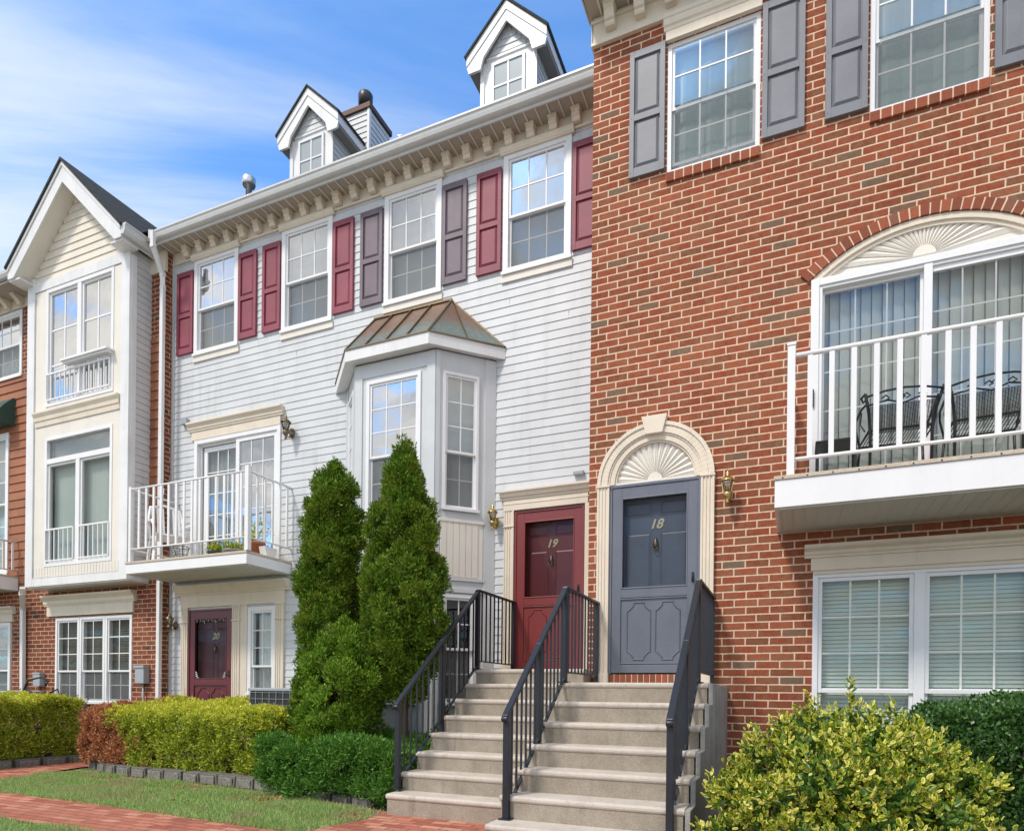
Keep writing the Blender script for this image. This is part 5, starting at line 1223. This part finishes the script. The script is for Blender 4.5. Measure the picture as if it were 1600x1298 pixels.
# variegated euonymus bush
def euonymus():
    t = thing('variegated_bush', (.25, 4.95, .12), 'large variegated yellow and green bush in front of the brick wall', 'bush'); rng = np.random.default_rng(31)
    lobes = [(-.32, 4.75, .60, .24), (-.12, 4.95, .86, .26), (.10, 5.05, .98, .24), (.33, 5.0, 1.0, .22), (.56, 5.0, .97, .24), (.77, 4.95, .88, .23), (.96, 4.85, .70, .22), (-.38, 4.6, .28, .22), (-.10, 4.5, .52, .26), (.18, 4.48, .70, .26), (.48, 4.5, .66, .26), (.74, 4.52, .54, .24), (.94, 4.6, .42, .20), (.05, 4.35, .30, .25), (.40, 4.30, .38, .26), (.72, 4.32, .28, .25), (.10, 4.75, .86, .22), (.42, 4.74, .90, .22), (.68, 4.72, .78, .22), (.3, 5.4, .85, .3), (.8, 5.3, .7, .3), (-.15, 5.3, .6, .3), (.25, 4.9, .5, .3), (.62, 4.9, .45, .3)]
    C = []; dn_ = []; dd = []
    for (lx, ly, lz, lr) in lobes:
        m_ = int(900*lr*lr*1.55); v = unit(m_, rng); v[:, 2] = np.abs(v[:, 2])*.9-.25; v /= np.linalg.norm(v, axis=1, keepdims=True); q_ = 1-rng.uniform(0, 1, m_)**2*.5
        C.append(np.array([lx, ly, lz])+v*lr*q_[:, None]*rng.uniform(.9, 1.12, (m_, 1))); dn_.append(v); dd.append(q_)
    C = np.concatenate(C); dirn = np.concatenate(dn_); d = np.concatenate(dd); n = len(C)
    ex = []
    for (x, y, z, h) in ((.08, 5.0, 1.12, .24), (.13, 5.05, 1.1, .20), (.02, 5.05, 1.08, .17), (.345, 4.95, 1.17, .27), (.62, 5.0, 1.05, .16), (1.12, 4.85, .62, .22), (1.05, 4.8, .66, .14), (-.35, 4.8, .70, .10)):
        for k in range(int(h/.022)): ex.append((x+rnd(-.008, .008)+(k*.005 if x > 1 else 0), y, z-.04+k*.022))
    # whorls of leaves at shoot tips
    per = 14; idx = np.repeat(np.arange(n), per); axis = dirn*.55+np.array([0, 0, .75]); axis /= np.linalg.norm(axis, axis=1, keepdims=True)
    A = axis[idx]; o = unit(n*per, rng); k = np.tile(np.arange(per), n)[:, None]/per
    perp = o-A*(o*A).sum(1, keepdims=True); perp /= np.linalg.norm(perp, axis=1, keepdims=True)
    P = C[idx]-A*(k*.10)+perp*.006+.012*rng.normal(size=(n*per, 3)); D = A*(1.1-.9*k)+perp*(.45+.7*k)
    E_ = np.array(ex); m_ = len(E_); ie = np.repeat(np.arange(m_), 3); o = unit(m_*3, rng); o[:, 2] = 0; o /= np.linalg.norm(o, axis=1, keepdims=True)
    P = np.concatenate([P, E_[ie]]); D = np.concatenate([D, o*.8+np.array([0, 0, .75])])
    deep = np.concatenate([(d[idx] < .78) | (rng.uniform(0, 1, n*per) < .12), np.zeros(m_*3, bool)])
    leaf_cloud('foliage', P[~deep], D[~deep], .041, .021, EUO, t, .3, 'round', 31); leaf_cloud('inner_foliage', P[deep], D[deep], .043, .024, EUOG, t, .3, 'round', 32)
    mb = MB(W)
    for k in range(46):
        a = rnd(0, 2*PI); e = rnd(.3, 1.0); x, y = .3+rnd(-.12, .12), 5.05+rnd(-.1, .1)
        q = Vector((.30+math.cos(a)*.62*e, 5.0+math.sin(a)*.55*e, .55+rnd(-.1, .45)*(1.2-e)))
        mb.tube([(x, -y, .08), ((x+q.x)/2+rnd(-.06, .06), -(y+q.y)/2, .08+(q.z-.08)*.45), (q.x, -q.y, q.z)], [.016, .010, .005], 6)
    for x, h in ((.08, .3), (.345, .36)): mb.tube([(x, -5.0, .8), (x, -5.0, 1.1+h*.5)], .006, 5)
    mb.build('stems', TWIG, t)
euonymus()
# small plants behind the hedges
def sprig(x, y, z, n, h, spread, label, mat, name, seed, leaf=.035, per=26, stemm=None, cat='plant'):
    t = thing(name, (x, y, z), label, cat); rng = np.random.default_rng(seed); mb = MB(W); P = []; D = []
    for k in range(n):
        a = rng.uniform(0, 2*PI); s = rng.uniform(.2, 1)*spread; hh = h*rng.uniform(.6, 1); tip = np.array([x+math.cos(a)*s, y+math.sin(a)*s*.6, z+hh]); b = np.array([x+math.cos(a)*s*.3, y+math.sin(a)*s*.2, z])
        mid = (b+tip)/2+rng.normal(size=3)*.02; mb.tube([(b[0], -b[1], b[2]), (mid[0], -mid[1], mid[2]), (tip[0], -tip[1], tip[2])], [.005, .004, .002], 5)
        for j in range(per): f_ = rng.uniform(.35, 1); P.append(b+(tip-b)*f_+rng.normal(size=3)*.012); D.append(unit(1, rng)[0]+np.array([0, 0, .5]))
    mb.build('stems', stemm or TWIG, t)
    if per: leaf_cloud('foliage', np.array(P), np.array(D), leaf, leaf*.5, mat, t, .3, seed=seed)
    return t
sprig(-11.6, 7.55, .15, 26, 1.05, .55, 'purple grey shrub in front of the three white windows', PURP, 'purple_shrub', 41, .05, 34)
sprig(-13.3, 7.45, .15, 22, 1.15, .6, 'purple grey shrub behind the left hedge near the lower downspout', PURP, 'purple_shrub', 42, .05, 24)
sprig(-9.15, 7.75, .4, 6, 1.05, .25, 'dry straw coloured stems in front of maroon door number twenty', DRY, 'dry_stems', 43, .03, 3, DRY)
sprig(-8.0, 7.65, .3, 20, .82, .40, 'thin green leafy plant below the narrow window beside door twenty', HEDG, 'leafy_plant', 44, .05, 16)
sprig(-6.05, 6.95, .2, 40, .70, .33, 'brown twiggy shrub between hedge and left evergreen', RUST, 'twiggy_shrub', 45, .03, 40)
sprig(-3.75, 6.9, .2, 30, .95, .30, 'sparse green shrub behind the left stair railing', ARB, 'leafy_shrub', 46, .045, 40)
# pots on the small balcony
def pot(x, y, z, r, h, label, mat, seed, ph):
    t = thing('flower_pot', (x, y, z), label, 'plant pot'); MB(Fr(x, y)).lathe(0, 0, [(r*.7, z), (r*.98, z+h*.82), (r*1.08, z+h*.82), (r*1.08, z+h), (r*.95, z+h), (r*.9, z+h*.9), (.005, z+h*.9)], 18).build('pot', mat, t)
    if ph:
        rng = np.random.default_rng(seed); n = 260; P = np.array([x, y, z+h])+rng.normal(size=(n, 3))*np.array([r*.6, r*.6, ph*.4])+np.array([0, 0, ph*.5]); P[:, 2] = np.maximum(P[:, 2], z+h*.9)
        leaf_cloud('foliage', P, unit(n, rng)+np.array([0, 0, .5]), .06, .03, HEDG, t, .3, seed=seed)
pot(-7.68, 7.78, 3.297, .15, .24, 'terracotta pot with green plant in the right corner of the small balcony', TERRA, 51, .26)
pot(-8.62, 7.9, 3.297, .11, .20, 'dark brown pot standing near the sliding door of the small balcony', paint('dark_brown_pot', (.05, .04, .03), .6, .1, 0, 0), 52, .10)
pot(-8.22, 7.88, 3.297, .13, .20, 'stone grey pot between the brown pot and the terracotta pot', CONCS, 53, .08)
mb = MB(FS); mb.pris([(.30, 3.297), (.48, 3.297), (.52, 3.45), (.26, 3.45)], -7.50, -7.38, 'u'); tag(mb.build('planter_trough', PLASTIC), 'white planter trough at the right end of the small balcony', 'planter')
t = thing('wire_plant_stand', (-8.98, 7.55, 3.297), 'black wire plant stand beside the plastic armchair', 'plant stand'); mb = MB(Fr(-8.98, 7.55))
for a in range(4):
    c, s = math.cos(a*PI/2+.5), math.sin(a*PI/2+.5); mb.tube([(c*.13, s*.13, 3.297), (c*.08, s*.08, 3.42), (c*.12, s*.12, 3.52)], .006, 5)
mb.tube([(.12*math.cos(k*PI/8), .12*math.sin(k*PI/8), 3.52) for k in range(17)], .006, 5); mb.tube([(.09*math.cos(k*PI/8), .09*math.sin(k*PI/8), 3.40) for k in range(17)], .005, 5); mb.build('wire_frame', BLACKIRON, t)
# dark metal patio set behind the left hedge
t = thing('patio_table', (-13.05, 7.45, .12), 'round pale topped patio table behind the left hedge', 'table'); mb = MB(Fr(-13.05, 7.45)); mb.lathe(0, 0, [(.42, 1.17), (.45, 1.18), (.45, 1.20), (.4, 1.21), (.01, 1.21)], 24); mb.build('table_top', UTIL, t)
for a in range(3): mb = MB(Fr(-13.05, 7.45)); c, s = math.cos(a*2.09), math.sin(a*2.09); mb.tube([(c*.45, s*.45, .12), (c*.2, s*.2, .6), (c*.35, s*.35, 1.17)], .014, 6); mb.build('leg', BLACKIRON, t)
t = thing('patio_chair', (-12.25, 7.45, .12), 'black scrolled metal patio chair behind the left hedge', 'chair'); f = Fr(-12.25, 7.45, .8, .6)
mb = MB(f)
mb.tube([(-.28, 0, .55), (-.32, 0, 1.1), (-.22, 0, 1.40), (0, 0, 1.46), (.1, 0, 1.38), (.05, 0, 1.30)], .018, 6); mb.tube([(-.25, 0, 1.25), (0, 0, 1.12), (.25, 0, 1.25), (.3, 0, 1.05), (.25, 0, .6)], .016, 6)
for k in range(5): mb.tube([(-.2+k*.1, 0, .6), (-.16+k*.1, 0, .9), (-.2+k*.1, 0, 1.15)], .009, 5)
mb.build('backrest', BLACKIRON, t); mb = MB(f); mb.box(-.27, .27, 0, .46, .56, .59); mb.build('seat', BLACKIRON, t, .01)
for a, b in ((-.25, .03), (.25, .03), (-.25, .43), (.25, .43)): mb = MB(f); mb.tube([(a, b, .57), (a*1.1, b*1.05, .12)], .014, 6); mb.build('leg', BLACKIRON, t)

# =================================================================== edging blocks
def block(x, y, z, L_, H_, D_, rz, label, group):
    mb = MB(Fr(x, y, math.cos(rz), math.sin(rz))); j = lambda: rnd(-.008, .008)
    k = 5; pts = []; fs = []
    prof = [(-.5, 0), (.5, 0)]
    mb.box(-L_/2, L_/2, -D_, 0, z, z+H_)
    v = list(mb.v); me_ = mb
    for i in range(8): v[i] = (v[i][0]+j(), v[i][1]+j(), v[i][2]+j()*.5)
    mb.v = v; mb.box(-L_*.40, L_*.40, 0, .018, z+H_*.15, z+H_*.85)
    o = mb.build('edging_block', BLOCK, None, .014); return tag(o, label, 'edging block', group)
line = [(-9.15, 6.27), (-8.44, 6.05), (-7.74, 6.00), (-6.93, 5.98), (-6.27, 5.93), (-5.48, 5.84), (-4.84, 5.72), (-4.34, 5.62), (-3.72, 5.46)]
def walkline(ln_, step):
    out_ = []; acc = 0; 
    for a, b in zip(ln_, ln_[1:]):
        Ls = math.dist(a, b); t = acc
        while t < Ls: out_.append((a[0]+(b[0]-a[0])*t/Ls, a[1]+(b[1]-a[1])*t/Ls, math.atan2(b[1]-a[1], b[0]-a[0]))); t += step
        acc = t-Ls
    return out_
ORD = ['first', 'second', 'third', 'fourth', 'fifth', 'sixth', 'seventh', 'eighth', 'ninth', 'tenth', 'eleventh', 'twelfth', 'thirteenth', 'fourteenth']
i1 = i2 = 0
for i, (x, y, a) in enumerate(walkline(line, .325)):
    if x < -5.40: i1 += 1; block(x, y, .09, .30, .145, .2, a+rnd(-.03, .03), ORD[i1-1]+' grey block from the left along the foot of the long yellow green hedge', 'blocks along the long hedge')
    else:
        i2 += 1
        block(x, y, .07, .30, .11, .2, a+rnd(-.03, .03), ORD[i2-1]+' lower course block from the left under the juniper hedge', 'lower course of the juniper wall')
        block(x+.14, y+.05, .182, .30, .115, .2, a+rnd(-.03, .03), ORD[i2-1]+' upper course block from the left under the juniper hedge', 'upper course of the juniper wall')
for k_, (x, y) in enumerate(((-10.30, 5.35), (-10.30, 5.72), (-10.28, 6.09), (-10.26, 6.46), (-10.24, 6.83))):
    block(x, y, .09, .33, .135, .2, PI/2+rnd(-.03, .03), ORD[k_]+' grey block from the front beside the narrow path under the left hedge', 'blocks along the left hedge')
for k_, (x, y) in enumerate(((-9.34, 6.55), (-9.40, 6.90), (-9.42, 7.25))):
    block(x-.0, y, .09, .30, .13, .2, -PI/2+rnd(-.05, .05), ORD[k_]+' grey block from the front on the path edge behind the russet leaves', 'blocks by the russet leaves')

# =================================================================== ground
def sheet(name, poly, z, mat, lift=0):
    me = bpy.data.meshes.new(name); me.from_pydata([(x, y, z) for x, y in poly], [], [list(range(len(poly)))]); me.update(); me.materials.append(mat)
    o = bpy.data.objects.new(name, me); COL.objects.link(o); return structure(o)
sheet('ground', [(-300, -300), (300, -300), (300, 300), (-300, 300)], .10, LAWN)
sheet('unseen_bounce_lot', [(-120, -60), (120, -60), (120, 1.2), (-120, 1.2)], .112, ASPH)  # unseen pale ground, added to bounce neutral light up to the soffits
sheet('planting_bed', [(-9.4, 6.25), (-8.44, 6.02), (-6.93, 5.96), (-5.48, 5.82), (-4.34, 5.60), (-3.58, 5.40), (-3.58, 8.3), (-9.5, 8.3)], .106, MULCH)
sheet('planting_bed', [(-.66, 3.6), (5, 3.6), (5, 7.4), (-.66, 7.4)], .106, MULCH)
sheet('planting_bed', [(-24, 4.5), (-10.35, 4.9), (-10.33, 8.1), (-24, 8.1)], .106, MULCH)
sheet('dry_soil_strip', [(-9.3, 6.0), (-8.4, 5.72), (-6.9, 5.62), (-5.5, 5.45), (-4.3, 5.2), (-3.56, 4.85), (-3.50, 5.35), (-4.34, 5.62), (-5.48, 5.84), (-6.93, 5.98), (-8.44, 6.05), (-9.3, 6.3)], .104, SOIL)
sheet('brick_path', [(-30, 3.56), (-8, 3.55), (-6.38, 3.55), (-5.73, 3.50), (-5.13, 3.44), (-4.4, 3.30), (-3.9, 2.9), (-3.7, 1.5), (3, 1.5), (3, 3.6), (-.64, 3.6), (-.64, 4.6), (-2.1, 4.6), (-2.1, 5.3), (-3.58, 5.3), (-3.50, 4.9), (-3.66, 4.19), (-4.92, 4.26), (-6.37, 4.38), (-7.98, 4.43), (-8.7, 4.55), (-8.94, 4.96), (-9.26, 5.6), (-9.50, 6.3), (-9.6, 8.0), (-10.22, 8.0), (-10.22, 5.0), (-10.4, 4.45), (-30, 4.5)], .122, PATH)
GRASS = island_mat('grass_blades', [(0, (.16, .29, .05)), (.4, (.32, .50, .12)), (.8, (.50, .66, .28)), (.93, (.52, .56, .30)), (1, (.66, .58, .38))], .6, .1, 30, 0, .4, .3, patch=((.46, .40, .22), 2.2))
def inpoly(P, poly):
    x, y = P[:, 0], P[:, 1]; r = np.zeros(len(P), bool); j = len(poly)-1
    for i in range(len(poly)):
        xi, yi = poly[i]; xj, yj = poly[j]
        c = ((yi > y) != (yj > y)) & (x < (xj-xi)*(y-yi)/(yj-yi+1e-12)+xi); r ^= c; j = i
    return r
def grass(poly, n, seed):
    rng = np.random.default_rng(seed); a = np.array(poly); P = rng.uniform(a.min(0), a.max(0), (n, 2)); P = P[inpoly(P, poly)]
    dn = .5+.5*np.sin(P[:, 0]*3.1+1)*np.sin(P[:, 1]*6.3)+.25*np.sin(P[:, 0]*11+P[:, 1]*7); P = P[rng.uniform(0, 1, len(P)) < (.45+dn*.6)*np.clip((np.interp(P[:, 0], [-9.2, -8.4, -6.9, -5.5, -4.3, -3.6], [6.2, 5.98, 5.9, 5.76, 5.52, 5.3])-P[:, 1]+.06*np.sin(P[:, 0]*9))/.30, .12, 1)]
    m_ = len(P); P3 = np.concatenate([P, np.full((m_, 1), .10)], 1); D = rng.normal(size=(m_, 3))*.62; D[:, 2] = 1; hz = .6+.5*np.sin(P[:, 0]*2.3+P[:, 1]*5)**2; D *= hz[:, None]
    lnn = (.030+.055*(.5+.5*np.sin(P[:, 0]*3.7+2*np.sin(P[:, 1]*4))*np.sin(P[:, 1]*5.5+P[:, 0])))[:, None]
    return leaf_cloud('grass', P3, D, lnn, .0075, GRASS, None, .2, seed=seed)
g1 = [(-9.2, 6.2), (-8.44, 5.98), (-6.93, 5.90), (-5.48, 5.76), (-4.34, 5.52), (-3.62, 5.30), (-3.52, 4.9), (-3.66, 4.16), (-4.92, 4.23), (-6.37, 4.35), (-7.98, 4.41), (-8.7, 4.53), (-8.94, 4.94), (-9.26, 5.58)]
g2 = [(-8.5, 2.4), (-8.5, 3.57), (-6.38, 3.57), (-5.73, 3.52), (-5.13, 3.46), (-4.4, 3.32), (-3.9, 2.9), (-3.8, 2.4)]
o = grass(g1, 190000, 61); tag(o, 'strip of patchy green grass between brick path and hedge blocks', 'grass', kind='stuff')
o = grass(g2, 60000, 62); tag(o, 'green grass in the bottom left corner below the brick path', 'grass', kind='stuff')

rng = np.random.default_rng(77); q = rng.uniform(0, 1, (700, 1)); xs = -9.1+5.5*q[:, 0]; yl = np.interp(xs, [-9.2, -8.4, -6.9, -5.5, -4.3, -3.6], [6.2, 5.98, 5.9, 5.76, 5.52, 5.3])-.22-np.abs(rng.normal(size=700))*.22
P = np.stack([xs, yl, np.full(700, .125)], 1); D = rng.normal(size=(700, 3)); D[:, 2] = np.abs(D[:, 2])*.3
tag(leaf_cloud('leaf_litter', P, D, .05, .02, RUST, None, .3, seed=78), 'dry brown leaves and straw scattered in the grass below the hedge blocks', 'fallen leaves', kind='stuff')
